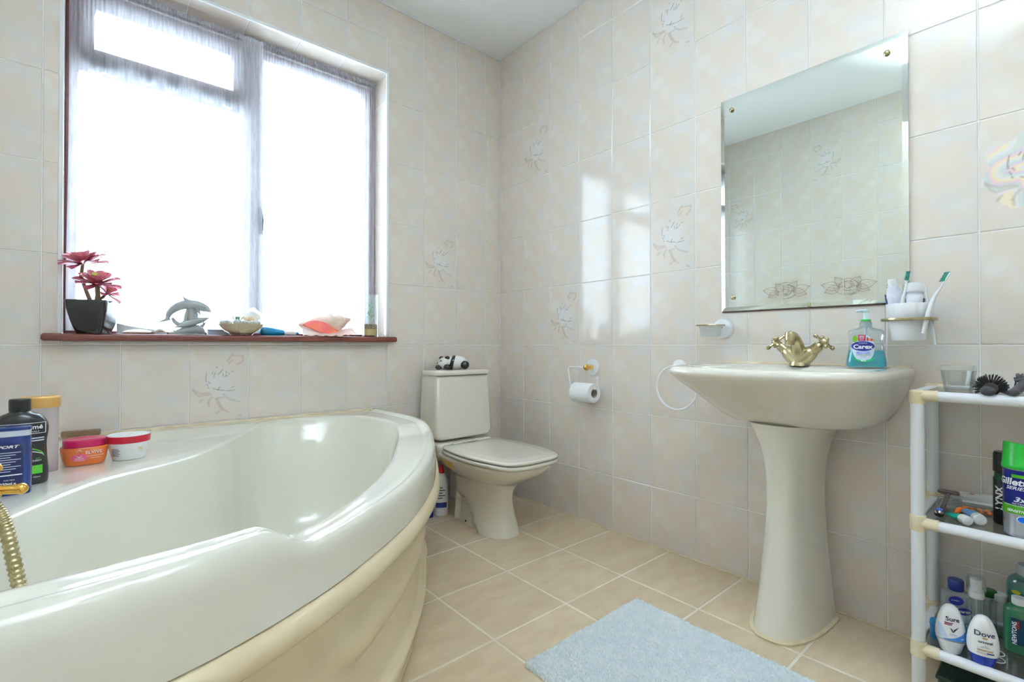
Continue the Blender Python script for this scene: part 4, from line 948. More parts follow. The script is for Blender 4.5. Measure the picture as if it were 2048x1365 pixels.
o = (-1.917, -.412, DZ)
cn = thing('conditioner_bottle', 'tall translucent bottle with a gold cap behind the black shampoo', 'bottle', o, R(4))
bb = Body([(0, .033, .024, 3), (.003, .0355, .026, 3), (.08, .036, .027, 3), (.168, .036, .027, 3), (.1705, .035, .026, 3)], 3)
bb.mb().build('bottle', clear('milky_plastic', (246, 241, 244), .36, .2, .15), cn); bb.mb(shrink=.002, z1=.026).build('contents', mat('pink_cream', (232, 208, 210), .5), cn)
Body([(.171, .037, .028, 3), (.172, .0395, .030, 3), (.195, .0395, .030, 3), (.200, .037, .028, 3)], 3).mb().build('cap', mat('gold_cap', (214, 168, 96), .3, .35), cn)
bb.patch(-.014, -.002, .118, .128, 'barcode', M_TXT, cn, nu=6, nv=4); M_PINKP = mat('pink_print', (216, 96, 150), .5)
for k in range(16): bb.patch(-.024, -.003 - .002 * (k % 3), .055 + k * .0038, .0566 + k * .0038, 'print_line', M_PINKP, cn, nu=6, nv=1)

o = (-1.829, -.372, DZ)
el = thing('hair_mask_jar', 'orange hair mask jar with a magenta lid on the bath deck', 'jar', o, R(3))
bb = Body([(0, .041, .033, 2.6), (.003, .044, .036, 2.6), (.020, .049, .040, 2.6), (.045, .0525, .043, 2.6), (.050, .051, .042, 2.6)], 4); bb.mb().build('jar', mat('orange_jar', (216, 108, 44), .3, coat=.3), el)
Body([(.050, .045, .037, 2.6), (.051, .047, .039, 2.6), (.068, .0465, .0385, 2.6), (.071, .044, .036, 2.6), (.0715, .030, .025, 2.4), (.0705, .028, .023, 2.4)], 1).mb().build('lid', mat('magenta_lid', (184, 16, 80), .3), el)
bb.text('ELVIVE', .018, .036, .0120, M_PRINTW, el, bold=.01); bb.text("L'ORÉAL", .020, .043, .0052, mat('gold_print', (236, 206, 150), .4), el)
bb.patch(-.030, .006, .013, .034, 'pink_label', mat('pink_label', (226, 92, 140), .4), el, shape=disc_shape); bb.text('DREAM', -.012, .021, .0055, M_PRINTW, el, ); bb.text('LENGTHS', -.012, .016, .0050, M_PRINTW, el)
lp = MB(); lp.add([bb.front(-.012 + .006 * math.cos(a) * (1 if s < 8 else .8), .035 + .011 * math.sin(a) * (1 if s < 1 else .8), .0018) for s in (0, 1) for a in [2 * math.pi * j / 24 for j in range(24)]], [(j, (j + 1) % 24, 24 + (j + 1) % 24, 24 + j) for j in range(24)]); lp.build('ribbon_print', M_PRINTW, el, sharp=None)
bb.text('EXTRAORDINARY', .022, .026, .0042, M_PRINTW, el); bb.text('MASK 300ml', .022, .020, .0042, M_PRINTW, el)

o = (-1.730, -.372, DZ)
wj = thing('white_cream_jar', 'white cream jar with a red rimmed lid right of the orange jar', 'jar', o, R(-6))
bb = Body([(0, .036, .036, 2), (.003, .039, .039, 2), (.03, .046, .046, 2), (.050, .050, .050, 2)], 4); bb.mb().build('jar', M_WHITE, wj)
MB().lathe([(.050, .050), (.0515, .0505), (.0525, .068), (.0515, .070)], 48, cap=False).build('red_band', mat('red_band', (176, 20, 44), .3), wj)
MB().lathe([(.0515, .069), (.0505, .0715), (.046, .072), (.0445, .0705), (.001, .0690)], 48, cap=False).build('lid', M_WHITE, wj)
for k in range(8): bb.patch(-.042, -.022 + .003 * (k % 3), .034 - k * .003, .0352 - k * .003, 'print_line', M_TXT, wj, nu=8, nv=1)
for k in range(3): bb.patch(.022 + .003 * k, .040, .034 - k * .005, .0365 - k * .005, 'gold_print', mat('gold_print', (190, 160, 120)), wj, nu=8, nv=1, shape=disc_shape)
nbk = thing('nail_brush', 'small brown translucent block standing against the wall behind the orange jar', 'brush', (-1.842, -.036, .545))
MB().box(-.050, .050, -.009, .009, .006, .024).build('block', clear('brown_translucent', (196, 168, 138), .6, .2, .1), nbk, bevel=.003); MB().box(-.047, .047, -.007, .007, 0, .006).build('bristles', mat('brown_bristle', (150, 124, 98), .8, bump=(300, .5)), nbk)

# bath mixer tap with its shower hose at the left edge
bt = thing('bath_mixer_tap', 'gold bath mixer tap at the left edge of the bath', 'tap', (-2.035, -.905, .519))
MB().lathe([(.030, 0), (.030, .006), (.020, .012), (.018, .07), (.024, .085), (.022, .105), (.001, .115)], 28).build('body', M_GOLD, bt)
MB().tube([(0, 0, .085), (.04, -.002, .085), (.072, -.003, .083)], [.016, .014, .012], 16).build('valve', M_GOLD, bt)
hd = MB().ball((.080, -.003, .083), .014, 16, 10)
for a in (0.6, 2.17, 3.74, 5.31):
    d = Vector((.25, math.cos(a), math.sin(a))).normalized(); p0 = Vector((.080, -.003, .083)); hd.tube([p0, p0 + d * .020, p0 + d * .032], [.006, .0045, .007], 10); hd.ball(p0 + d * .036, .0085, 12, 8)
hd.build('handle', M_GOLD, bt)
lv = MB().tube([(.078, .0, .070), (.100, -.004, .066), (.122, -.006, .0645)], [.008, .0085, .0095], 14); lv.ball((.124, -.006, .0645), .0105, 14, 10); lv.build('lever', M_GOLD, bt)
pts = cat_rom([(.040, -.055, .085), (.075, -.065, .075), (.100, -.08, .050), (.112, -.085, .015), (.126, -.098, -.06), (.140, -.125, -.13), (.16, -.16, -.22), (.19, -.20, -.32)], 60)
MB().tube(pts, [.0100 + .0010 * math.cos(i * .86) for i in range(len(pts))], 14).build('shower_hose', M_BRASS, bt, sharp=60)
MB().tube([(0, 0, .06), (.01, -.04, .08), (.040, -.055, .085)], [.012, .012, .0125], 14).build('hose_union', M_GOLD, bt)

# ------------------------------------------------------------------ fittings on the right wall
def rose(parent, y, z, r, m, name='wall_plate', th=.012): MB().lathe([(r, 0), (r, th * .4), (r * .93, th * .8), (r * .5, th), (.001, th * 1.1)], 36).map(lambda a, b, c: (-c, y + a, z + b)).build(name, m, parent)
tr = thing('toilet_roll_holder', 'white wire toilet roll holder with a gold knob', 'holder', (0, -.700, .748))
rose(tr, 0, 0, .040, M_WHITE, th=.010)
kn = MB().lathe([(.012, .008), (.010, .020), (.008, .030), (.012, .036), (.0155, .046), (.012, .056), (.004, .060)], 24).map(lambda a, b, c: (-c, a, b)); kn.build('knob', M_GOLD, tr)
MB().ball((-.034, .0, .0), .009, 14, 10).build('collar', M_WHITE, tr)
wy = .108
MB().tube([(-.044, 0, 0), (-.052, .060, .0), (-.056, .098, -.001), (-.056, wy, -.010), (-.056, .100, -.060), (-.056, .092, -.092), (-.056, .080, -.098), (-.056, -.062, -.098), (-.056, -.072, -.094), (-.056, -.074, -.070), (-.056, -.076, -.046)], .0036, 10).build('wire', M_WHITE, tr)
MB().lathe([(.001, 0), (.007, .001), (.0085, .004), (.007, .010), (.001, .012)], 16, (-.056, -.076, -.050)).build('end_cap', M_WHITE, tr)
roll = thing('toilet_roll', 'white toilet paper roll hanging on the wire holder', 'toilet roll', (-.056, -.700, .630))
MB().lathe([(.0215, -.058), (.0445, -.058), (.0455, -.0565), (.0455, .0565), (.0445, .058), (.0215, .058)], 48, (0, .004, 0), 'y', cap=False).build('paper', mat('tissue_paper', (246, 247, 248), .85, bump=(160, .2)), roll)
MB().lathe([(.0215, -.0575), (.0215, .0575), (.0203, .0575), (.0203, -.0575)], 32, (0, .004, 0), 'y', cap=False).build('core', mat('cardboard', (190, 176, 156), .9), roll)
rg_ = thing('towel_ring', 'white towel ring half hidden behind the wash basin', 'towel ring', (0, -1.155, .765))
rose(rg_, 0, 0, .030, M_WHITE, th=.012); MB().lathe([(.010, .008), (.009, .022), (.012, .030), (.008, .036), (.001, .038)], 20).map(lambda a, b, c: (-c, a, b)).build('post', M_WHITE, rg_)
MB().tube([(-.028, .0885 * math.sin(a), -.083 + .0885 * math.cos(a)) for a in [2 * math.pi * j / 60 for j in range(61)]], .0042, 10, cap=False).build('ring', M_WHITE, rg_)
sd = thing('soap_dish_holder', 'round white soap dish holder with a brass ring left of the tap', 'soap holder', (0, -1.337, .916))
rose(sd, 0, 0, .038, M_WHITE, th=.016)
MB().tube([(-.012, 0, .004), (-.03, .004, .010), (-.045, .008, .011)], .006, 10).build('arm', M_BRASS, sd)
def flat_ring(r0, r1, z0, z1, c): return MB().lathe([(r0, z0), (r1, z0), (r1 + .001, (z0 + z1) / 2), (r1, z1), (r0, z1), (r0, z0)], 48, c, cap=False)
flat_ring(.040, .0505, .009, .013, (-.078, .012, 0)).build('ring', M_BRASS, sd)
dish = thing('glass_soap_dish', 'frosted glass soap dish sitting in the brass ring', 'soap dish', (-.078, -1.325, .884))
MB().lathe([(.001, 0), (.030, 0), (.0335, .004), (.0395, .040), (.043, .0435), (.041, .0450), (.037, .040), (.030, .006), (.001, .006)], 40, cap=False).build('dish', clear('frosted_glass', (250, 252, 252), .45, .2, .1), dish)
th_ = thing('tumbler_holder', 'brass ring tumbler holder right of the mirror', 'holder', (0, -1.898, .925))
rose(th_, 0, 0, .036, M_WHITE, th=.016)
MB().tube([(-.012, 0, -.004), (-.026, 0, -.002), (-.036, 0, .001)], .007, 10).build('arm', M_BRASS, th_); flat_ring(.0455, .062, -.004, .004, (-.086, -.005, 0)).build('ring', M_BRASS, th_)
CUP = (-.086, -1.903, .866)
cu = thing('ceramic_tumbler', 'white fluted ceramic tumbler hanging in the brass ring', 'cup', CUP)
rgs = []
for z, r, fl_ in ((0, .034, 0), (.002, .037, 0), (.04, .0415, 0), (.058, .0440, 0), (.064, .0462, .012), (.085, .0475, .02), (.102, .0490, .02), (.1035, .0480, .02), (.1015, .0460, .015), (.012, .034, 0), (.010, .001, 0)):
    rgs.append([(r * (1 + fl_ * math.cos(14 * a)) * math.cos(a), r * (1 + fl_ * math.cos(14 * a)) * math.sin(a), z) for a in [2 * math.pi * j / 84 for j in range(84)]])
MB().rings(rgs).build('cup', M_WHITE, cu, sharp=50)
# toothpaste and brushes (given by the line they follow on the wall side)
def paste(name, label, base, top, wid, m, capr, caph, stripe=None):
    a, b_ = Vector(base), Vector(top); d = (b_ - a); L_ = d.length; t = thing(name, label, 'toothpaste', base)
    z = d.normalized(); f = Vector((-1, -.15, 0)); f = (f - z * f.dot(z)).normalized(); x = z.cross(f) * -1
    M3 = Matrix((x, -f, z)).transposed(); t.rotation_euler = M3.to_euler()
    bo = Body([(0, wid, .0025, 3), (.02, wid * .98, .006, 2.6), (L_ * .55, wid * .97, .012, 2.3), (L_ * .88, wid * .93, wid * .66, 2), (L_ * .96, wid * .80, wid * .62, 2), (L_, capr * .85, capr * .85, 2)], 5)
    rngp = random.Random(len(label)); mb = bo.mb(); mb.v = [(p[0] + .0012 * math.sin(p[2] * 170 + p[0] * 90), p[1] + .0016 * math.sin(p[2] * 140 + 60 * p[0]), p[2]) for p in mb.v]; mb.build('tube', m, t)
    MB().lathe([(capr * .95, L_), (capr, L_ + .002), (capr * .97, L_ + caph), (capr * .8, L_ + caph + .002), (.001, L_ + caph + .002)], 24).build('cap', M_WHITE, t)
    return t, bo, L_
t1, bo, L_ = paste('toothpaste_tube', 'crumpled white and lilac toothpaste tube at the left of the tumbler', (-.084, -1.884, .882), (-.078, -1.868, 1.022), .018, mat('lilac_tube', (214, 216, 236), .3, noise=((238, 240, 246), 30)), .0105, .017)
bo.patch(-.017, .017, .084, .120, 'blue_stripes', mat('lilac_print', (150, 156, 206), .4), t1, .0045, shape=lambda a, b: (a, b * (.4 + .6 * a)))
t2, bo, L_ = paste('toothpaste_tube', 'white toothpaste tube with a blue label and fat cap in the tumbler', (-.096, -1.914, .882), (-.112, -1.921, 1.000), .0205, mat('white_tube', (240, 242, 246), .25), .0225, .024)
bo.patch(-.019, .019, .076, .110, 'blue_label', mat('blue_label', (150, 178, 222), .4), t2, .0035); bo.patch(-.018, .016, .086, .104, 'navy_swirl', M_NAVY, t2, .0042, shape=lambda a, b: (a, .5 * a * a + b * .22)); bo.text('b', -.010, .105, .012, M_NAVY, t2, .0048, bold=.04)
def toothbrush(label, pts, head_dir, mh, mg, mbr, fl=.6, hl=.026):
    P_ = [Vector(p) for p in pts]; t = thing('toothbrush', label, 'toothbrush', P_[0], 0, 'toothbrushes by the mirror'); Q = [p - P_[0] for p in P_]
    C_ = cat_rom([tuple(q) for q in Q], 6); n = len(C_); rr_ = [.0035 + .0026 * math.exp(-((i / n - .28) / .22) ** 2) - .0012 * sstep(.55, .8, i / n) for i in range(n)]
    MB().tube(C_, rr_, 12).build('handle', mh, t)
    hdv = Vector(head_dir).normalized(); k0, k1 = int(n * .10), int(n * .52)
    MB().tube([Vector(C_[i]) + hdv * .0028 for i in range(k0, k1)], [.0030 * math.sin(math.pi * (i - k0) / (k1 - k0 - 1)) + .0008 for i in range(k0, k1)], 8).build('grip', mg, t)
    e1 = Vector(C_[-1]); ax = (e1 - Vector(C_[-4])).normalized(); sd_ = ax.cross(hdv).normalized()
    MB().tube([e1 - ax * .002, e1 + ax * hl * .3, e1 + ax * hl * .8, e1 + ax * hl], [.0035, .0062, .0062, .003], 12, flat=.45, up=hdv).build('head', mh, t)
    br_ = MB()
    for i in range(7):
        for j in (-1, 0, 1):
            p0 = e1 + ax * hl * (.12 + .13 * i) + sd_ * j * .0032; br_.tube([p0, p0 + hdv * (.0098 + .0014 * ((i + j) % 2))], .0015, 6)
    br_.build('bristles', mbr, t); return t
M_TEAL = mat('teal_bristle', (20, 142, 124), .4); M_TEALR = mat('teal_rubber', (16, 122, 116), .5); M_BLUEB = mat('blue_bristle', (88, 138, 210), .4); M_PURP = mat('purple_rubber', (120, 44, 150), .4)
toothbrush('toothbrush standing upright in the tumbler with green bristles facing out', [(-.098, -1.893, .882), (-.106, -1.894, .93), (-.118, -1.897, .975), (-.117, -1.902, 1.005), (-.112, -1.905, 1.030)], (-1, -.05, .15), M_WHITE, M_PURP, M_TEAL, hl=.028)
toothbrush('toothbrush with blue bristles behind the fat capped toothpaste', [(-.082, -1.905, .885), (-.080, -1.912, .93), (-.078, -1.920, .97), (-.076, -1.926, .990)], (-.7, .6, .1), M_WHITE, M_BLUEB, M_BLUEB, hl=.026)
toothbrush('white and teal toothbrush leaning out to the right through the brass ring', [at_px(1846, 668, 0, -.125), at_px(1856, 628, 0, -.118), at_px(1868, 596, 0, -.112), at_px(1880, 577, 0, -.108), at_px(1888, 564, 0, -.106)], (-.35, .9, -.1), M_WHITE, M_TEALR, M_TEAL, hl=.030)
toothbrush('white toothbrush hanging head up behind the leaning one', [at_px(1869, 690, 0, -.070), at_px(1862, 650, 0, -.074), at_px(1858, 620, 0, -.078), at_px(1853, 595, 0, -.080), at_px(1850, 584, 0, -.080)], (.9, .2, 0), M_WHITE, M_TEALR, M_TEAL, hl=.022)

# ------------------------------------------------------------------ basin mixer and hand wash
tap = thing('basin_mixer_tap', 'antique brass mixer tap with cross handles on the wash basin', 'tap', (-.088, -1.627, .7885))
MB().tube([(0, 0, 0), (0, 0, .004), (0, 0, .018), (0, 0, .034)], [.031, .030, .027, .024], 28).build('base', M_BRASS, tap)
MB().tube(cat_rom([(0, 0, .012), (-.004, 0, .040), (-.018, 0, .068), (-.044, 0, .090), (-.074, 0, .097)], 6), [float(v) for v in np.interp(np.linspace(0, 1, 25), [0, .3, .6, 1], [.026, .021, .0165, .0135])], 20).build('spout', M_BRASS, tap)
MB().lathe([(.011, .066), (.013, .067), (.013, .078), (.0145, .080), (.0145, .100), (.012, .107), (.001, .109)], 24, (-.078, 0, 0)).build('nozzle', M_BRASS, tap)
for s in (-1, 1):
    MB().tube(cat_rom([(0, 0, .014), (0, s * .014, .026), (0, s * .032, .042), (0, s * .040, .049)], 4), [float(v) for v in np.interp(np.linspace(0, 1, 13), [0, .5, 1], [.029, .024, .0175])], 20).build('arm', M_BRASS, tap)
    MB().tube([(0, s * .038, .0475), (0, s * .041, .0500), (0, s * .056, .0630), (0, s * .058, .0650), (0, s * .063, .0695)], [.0175, .0165, .0155, .012, .010], 20).build('bonnet', M_BRASS, tap)
    h = MB(); ax = Vector((0, s * .74, .67)); c0 = Vector((0, s * .070, .0755)); h.ball(c0, .0135, 18, 12); e1 = Vector((1, 0, 0)); e2 = ax.cross(e1)
    for k in range(4):
        a = R(35 + 90 * k); d = e1 * math.cos(a) + e2 * math.sin(a); h.tube([c0 + d * .008, c0 + d * .020, c0 + d * .027], [.0065, .0038, .0055], 10); h.ball(c0 + d * .032, .0068, 12, 8)
    h.build('cross_handle', M_BRASS, tap); MB().ball(c0 + ax * .011, (.006, .006, .006), 12, 8).build('index_cap', M_BRASS, tap)
MB().tube([(.022, 0, .03), (.024, 0, .060), (.026, 0, .066)], [.0025, .0025, .005], 10).build('pop_up_rod', M_BRASS, tap)
o = (-.105, -1.809, .7890)
hw_b = thing('hand_wash_bottle', 'clear pump bottle of turquoise hand wash on the basin', 'soap dispenser', o, facing(o, 6))
bb = Body([(0, .044, .024, 3), (.004, .0475, .027, 3), (.02, .0475, .027, 3), (.05, .0425, .025, 2.8), (.075, .0405, .024, 2.8), (.098, .0425, .024, 2.8), (.108, .040, .022, 2.6), (.1145, .022, .018, 2.2), (.118, .0155, .0155, 2)], 5)
bb.mb().build('bottle', clear('clear_pet', (240, 246, 246), .07, .04, .1), hw_b)
M_LIQ = mat('turquoise_soap', (16, 172, 190), .08, spec=.4); bb.mb(shrink=.0016, z0=.002, z1=.055).build('liquid', M_LIQ, hw_b)
MB().lathe([(.0150, .118), (.0150, .130), (.0125, .132), (.0125, .136)], 24).build('neck', clear('milky_collar', (226, 238, 236), .5, .1, .1), hw_b); MB().lathe([(.012, .1345), (.0128, .1355), (.0128, .139), (.011, .140)], 24).build('green_collar', mat('green_collar', (40, 190, 70), .3), hw_b)
M_PUMP = mat('pale_pump', (216, 234, 240), .3); MB().lathe([(.0075, .139), (.0062, .142), (.0055, .160), (.008, .1615), (.0085, .166), (.001, .168)], 18).build('pump', M_PUMP, hw_b)
MB().tube([(0, 0, .1645), (-.014, -.004, .1655), (-.024, -.007, .163)], [.0055, .0045, .0035], 10).build('pump_nozzle', M_PUMP, hw_b); MB().tube([(0, 0, .02), (0, 0, .135)], .0035, 8).build('dip_tube', M_PUMP, hw_b)
bb.patch(-.034, .017, .016, .096, 'label', mat('pale_label', (206, 222, 236), .4), hw_b, shape=disc_shape); bb.patch(-.034, .017, .016, .034, 'green_ring', mat('eco_green', (30, 176, 120), .4), hw_b, .0009, shape=lambda a, b: (a, .9 - math.sqrt(max(0, 1 - (2 * a - 1) ** 2)) * .9 + b * .32), nu=24, nv=3)
bb.patch(-.0355, .0165, .048, .076, 'blue_oval', mat('carex_blue', (24, 40, 140), .35), hw_b, .0014, shape=disc_shape); bb.text('Carex', -.0095, .060, .0165, M_PRINTW, hw_b, .0022, bold=.035); bb.text('CUSSONS', -.009, .0705, .0042, M_PRINTW, hw_b, .0022)
bb.text('eco', -.0085, .021, .0075, M_PRINTW, hw_b, .0018, bold=.03); bb.patch(-.024, .006, .0405, .0465, 'violet_band', mat('violet_band', (150, 156, 224), .4), hw_b, .0014, nv=2); bb.text('Original', -.009, .0435, .0048, M_PRINTW, hw_b, .002); bb.text('ANTIBACTERIAL', -.009, .0365, .0042, M_TXT, hw_b, .0018); bb.text('hand wash', -.009, .0320, .0036, M_TXT, hw_b, .0018)
bb.patch(-.020, -.003, .077, .095, 'red_flash', mat('crimson_print', (172, 26, 70), .4), hw_b, .0012); bb.text('HALF', -.0115, .0905, .0055, M_PRINTW, hw_b, .002, bold=.03); bb.text('PRICE', -.0115, .0855, .0045, M_PRINTW, hw_b, .002, bold=.02); bb.text('REFILL', -.0115, .0805, .0038, M_PRINTW, hw_b, .002)
bb.patch(-.033, -.021, .073, .092, 'lime_print', mat('lime_print', (120, 176, 40), .4), hw_b, .0012, shape=disc_shape)
for k in range(4): bb.patch(-.001 + .0045 * k, .0035 + .0045 * k, .076, .088 - .002 * k, 'fruit_print', mat(('fruit_a', 'fruit_b')[k % 2], ((176, 52, 60), (206, 156, 96))[k % 2], .4), hw_b, .0012, nu=4, nv=4, shape=disc_shape)
# ------------------------------------------------------------------ white shelf rack at the right edge
XF, XB, YA, YB = -.300, -.034, -1.957, -2.360       # front/back posts, near/far end
LEV = (.128, .428, .733)                             # rail heights
rack = thing('shelf_rack', 'white tubular three tier shelf rack with cream joints beside the basin', 'shelf unit', (0, 0, 0))
M_POST = mat('rack_white', (232, 234, 238), .3); M_JOINT = mat('rack_cream_joint', (228, 218, 190), .35, noise=((214, 200, 164), 30))
RP, RR = .0135, .0118
for x in (XF, XB):
    for y in (YA, YB):
        yy = y + (.012 if x == XB and y == YA else 0)
        MB().lathe([(RP * .6, 0.004), (RP, .012), (RP, LEV[2] - .004)], 24, (x, yy, 0)).build('post', M_POST, rack)
        MB().lathe([(.001, 0), (RP * .95, 0), (RP * 1.0, .012), (.001, .012)], 16, (x, yy, 0)).build('foot', M_JOINT, rack)
        for z in LEV:
            j = MB(); top = z == LEV[2]
            j.lathe([(RP + .0015, z - .019), (RP + .0022, z - .017), (RP + .0022, z + (.010 if top else .017)), (RP + (-.002 if top else .0015), z + (.0135 if top else .019))], 24, (x, yy, 0))
            s = -1 if y == YA else 1
            j.tube([(x, yy, z), (x, yy + s * .030, z), (x, yy + s * .0385, z)], RR + .0016, 18); sx = 1 if x == XF else -1
            j.tube([(x, yy, z), (x + sx * .022, yy, z)], RR + .0010, 18); j.build('joint', M_JOINT, rack)
for z in LEV:
    for x in (XF, XB): MB().tube([(x, YA + (.012 if x == XB else 0) - .036, z), (x, YB + .036, z)], RR, 20).build('rail', M_POST, rack)
    for y in (YA, YB): MB().box(XF + .018, XB - .018, y - .011 + (.006 if y == YA else 0), y + .011 + (.006 if y == YA else 0), z - .009, z + .0105).build('side_rail', M_POST, rack, bevel=.004)
    MB().box(XF + .010, XB - .010, YB + .012, YA - .006, z + .0035, z + .0075).build('shelf_panel', clear('smoky_panel', (206, 206, 202), .20, .06, .12), rack)
ZS = [z + .0078 for z in LEV]
def on_shelf(x, y, k, dz_=0): p = at_px(x, y, 2, ZS[k]); return (p.x, p.y, ZS[k] + dz_)

# --- top tier
o = on_shelf(1917, 783, 2)
tubp = thing('plastic_tub', 'clear plastic pot with a lid on the top shelf', 'pot', o)
MB().lathe([(.001, 0), (.026, 0), (.0275, .003), (.0335, .050), (.0345, .0505), (.0325, .050), (.0265, .005), (.001, .004)], 40, cap=False).build('pot', clear('clear_tub', (246, 248, 248), .06, .08, .1), tubp)
MB().lathe([(.039, .0495), (.039, .051), (.033, .052), (.0335, .062), (.032, .064), (.001, .0635)], 40, cap=False).build('lid', clear('clear_tub', (238, 242, 242)), tubp)
o = on_shelf(1984, 792, 2)
rb = thing('round_hairbrush', 'black round hairbrush with long bristles on the top shelf', 'hairbrush', (o[0] + .03, o[1] + .004, o[2] + .021), R(4))
MB().lathe([(.001, -.050), (.012, -.049), (.0125, -.040), (.011, .060), (.008, .075), (.0075, .10), (.010, .14), (.009, .165), (.001, .170)], 24, axis='x').map(lambda x, y, z: (x, y, z - .004)).build('core', M_DARK, rb)
MB().lathe([(.001, -.066), (.008, -.0655), (.0125, -.062), (.0135, -.056), (.012, -.048)], 24, axis='x').map(lambda x, y, z: (x, y + .004, z * .8 - .009)).build('end_cap', M_DARK, rb)
bs = MB(); rngb = random.Random(2)
for i in range(12):
    for j in range(15):
        a = 2 * math.pi * (j + .5 * (i % 2)) / 15; x = -.040 + .0065 * i; l = .029 + rngb.uniform(-.002, .002); t = rngb.uniform(-.12, .12)
        if math.sin(a) < -.45: l = .0165
        bs.tube([(x, .010 * math.cos(a), .010 * math.sin(a) - .004), (x + l * t - .004, l * math.cos(a + t * .5), l * math.sin(a + t * .5) - .004)], [.0012, .0007], 5)
bs.build('bristles', M_BLACK, rb)
o = on_shelf(2038, 796, 2)
vb = thing('vent_hairbrush', 'dark grey vent hairbrush at the right end of the top shelf', 'hairbrush', (o[0], o[1], o[2] + .012), R(4))
MB().tube(cat_rom([(-.018, .012, -.003), (.0, .006, .0), (.022, -.004, .010), (.045, -.012, .018)], 6), [float(v) for v in np.interp(np.linspace(0, 1, 19), [0, .15, .6, 1], [.004, .0105, .010, .012])], 16, flat=.75).build('handle', M_DARK, vb)
hb = MB()
for j in range(-3, 4): hb.tube(cat_rom([(.040, -.014 + j * .002, .020), (.060, -.020 + j * .007, .032), (.10, -.024 + j * .008, .034), (.125, -.024 + j * .007, .026)], 5), .0028, 8)
for x in (.045, .120): hb.tube([(x, -.048, .022), (x + .004, -.022, .028), (x, .006, .022)], .004, 8)
hb.build('slatted_head', M_DARK, vb)
bs = MB()
for i in range(9):
    for j in range(-3, 4): bs.tube([(.058 + .0075 * i, -.022 + j * .0078, .031), (.056 + .0078 * i, -.022 + j * .0090, .008)], [.001, .0007], 5); bs.ball((.056 + .0078 * i, -.022 + j * .0090, .0072), .0014, 6, 4)
bs.build('bristles', M_BLACK, vb)

# --- middle tier
def lie(name, label, cat, p0, p1, group=None):
    """thing lying along p0 -> p1, local +x is that direction"""
    t = thing(name, label, cat, p0, math.atan2(p1[1] - p0[1], p1[0] - p0[0]), group); return t, math.hypot(p1[0] - p0[0], p1[1] - p0[1])
a, b_ = on_shelf(1878, 1036, 1, .010), on_shelf(1897, 1003, 1, .012)
rz, L_ = lie('razor', 'chrome wet razor lying in its clear tray on the middle shelf', 'razor', a, b_)
MB().tube(cat_rom([(-.004, 0, -.001), (.012, 0, .0), (.05, 0, .004), (L_ * .8, 0, .008), (L_, 0, .011)], 6), [float(v) for v in np.interp(np.linspace(0, 1, 25), [0, .08, .3, .6, 1], [.004, .0095, .0085, .006, .005])], 16, flat=.8).build('handle', mat('gunmetal', (96, 90, 92), .2, .9), rz)
MB().ball((.012, 0, .007), (.010, .0065, .003), 14, 8).build('badge', mat('badge_blue', (60, 90, 190), .3), rz)
MB().box(L_ - .002, L_ + .014, -.022, .022, .008, .017).build('head', mat('razor_head', (120, 96, 92), .3, .4), rz, bevel=.003)
for k in range(4): MB().box(L_ + .0 + .0028 * k, L_ + .0008 + .0028 * k, -.019, .019, .0165, .0178).build('blade', M_CHROME, rz)
c_ = on_shelf(1900, 1016, 1)
trp = thing('razor_tray', 'clear plastic blister tray under the razor', 'packaging', c_, R(8))
MB().rings([[(x, y, z) for x, y in sup(w * .040, w * .026, 6, 40)] for w, z in ((1.1, 0), (1.1, .001), (1.0, .002), (.95, .016), (.90, .018))], True, False, True).build('tray', clear('clear_blister', (232, 240, 244), .10, .05, .2), trp)
for k in range(2): MB().ball((-.012 + .024 * k, -.012, .016), (.009, .008, .006), 12, 8).build('bubble', clear('clear_blister', (232, 240, 244)), trp)
def small_tube(label, pa_, pb_, m, r):
    t, L__ = lie('small_tube', label, 'tube', pa_, pb_, 'small tubes on the middle shelf')
    rs_ = []
    for x, ry, rz__ in ((0, r * 1.05, .0008), (L__ * .2, r * 1.0, r * .35), (L__ * .6, r * .95, r * .8), (L__ - .012, r * .9, r * .9)): rs_.append([(x, ry * math.cos(q), r + rz__ * math.sin(q) - (r - rz__) * .6) for q in [2 * math.pi * j / 20 for j in range(20)]])
    MB().rings(rs_).build('body', m, t); MB().lathe([(r * .98, L__ - .012), (r * 1.02, L__ - .010), (r * 1.02, L__ + .006), (r * .8, L__ + .008), (r * .25, L__ + .008), (.001, L__ + .009)], 24, (0, 0, r), 'x').build('cap', M_WHITE, t); return t, L__
small_tube('slim green tube with a white cap lying on the middle shelf', on_shelf(1893, 1030, 1), on_shelf(1932, 1050, 1), mat('sea_green_tube', (22, 164, 140), .25), .0105)
t_, L__ = small_tube('pale blue tube with a wide white cap lying beside the green one', on_shelf(1925, 1022, 1), on_shelf(1958, 1050, 1), mat('sky_tube', (92, 152, 204), .3), .0125)
a, b_ = on_shelf(1908, 1031, 1, .004), on_shelf(1938, 1021, 1, .004)
fl2, L__ = lie('orange_flosser', 'small orange plastic pick on the middle shelf', 'pick', a, b_)
MB().tube([(0, 0, 0), (L__ * .3, 0, .004), (L__ * .7, 0, .005), (L__, 0, .002)], [.001, .0065, .006, .0015], 12).build('pick', mat('orange_pick', (240, 112, 24), .3), fl2); MB().tube([(L__, 0, .002), (L__ + .012, 0, .001)], .0011, 6).build('tip', M_WHITE, fl2)
c_ = on_shelf(1962, 1026, 1)
bp = thing('tablet_blister', 'foil blister pack of orange tablets on the middle shelf', 'tablets', c_, facing(c_, 10))
MB().box(-.042, .036, -.026, .026, 0, .0015).build('foil', mat('blister_foil', (120, 122, 118), .3, .6, bump=(90, .3)), bp, bevel=.0006)
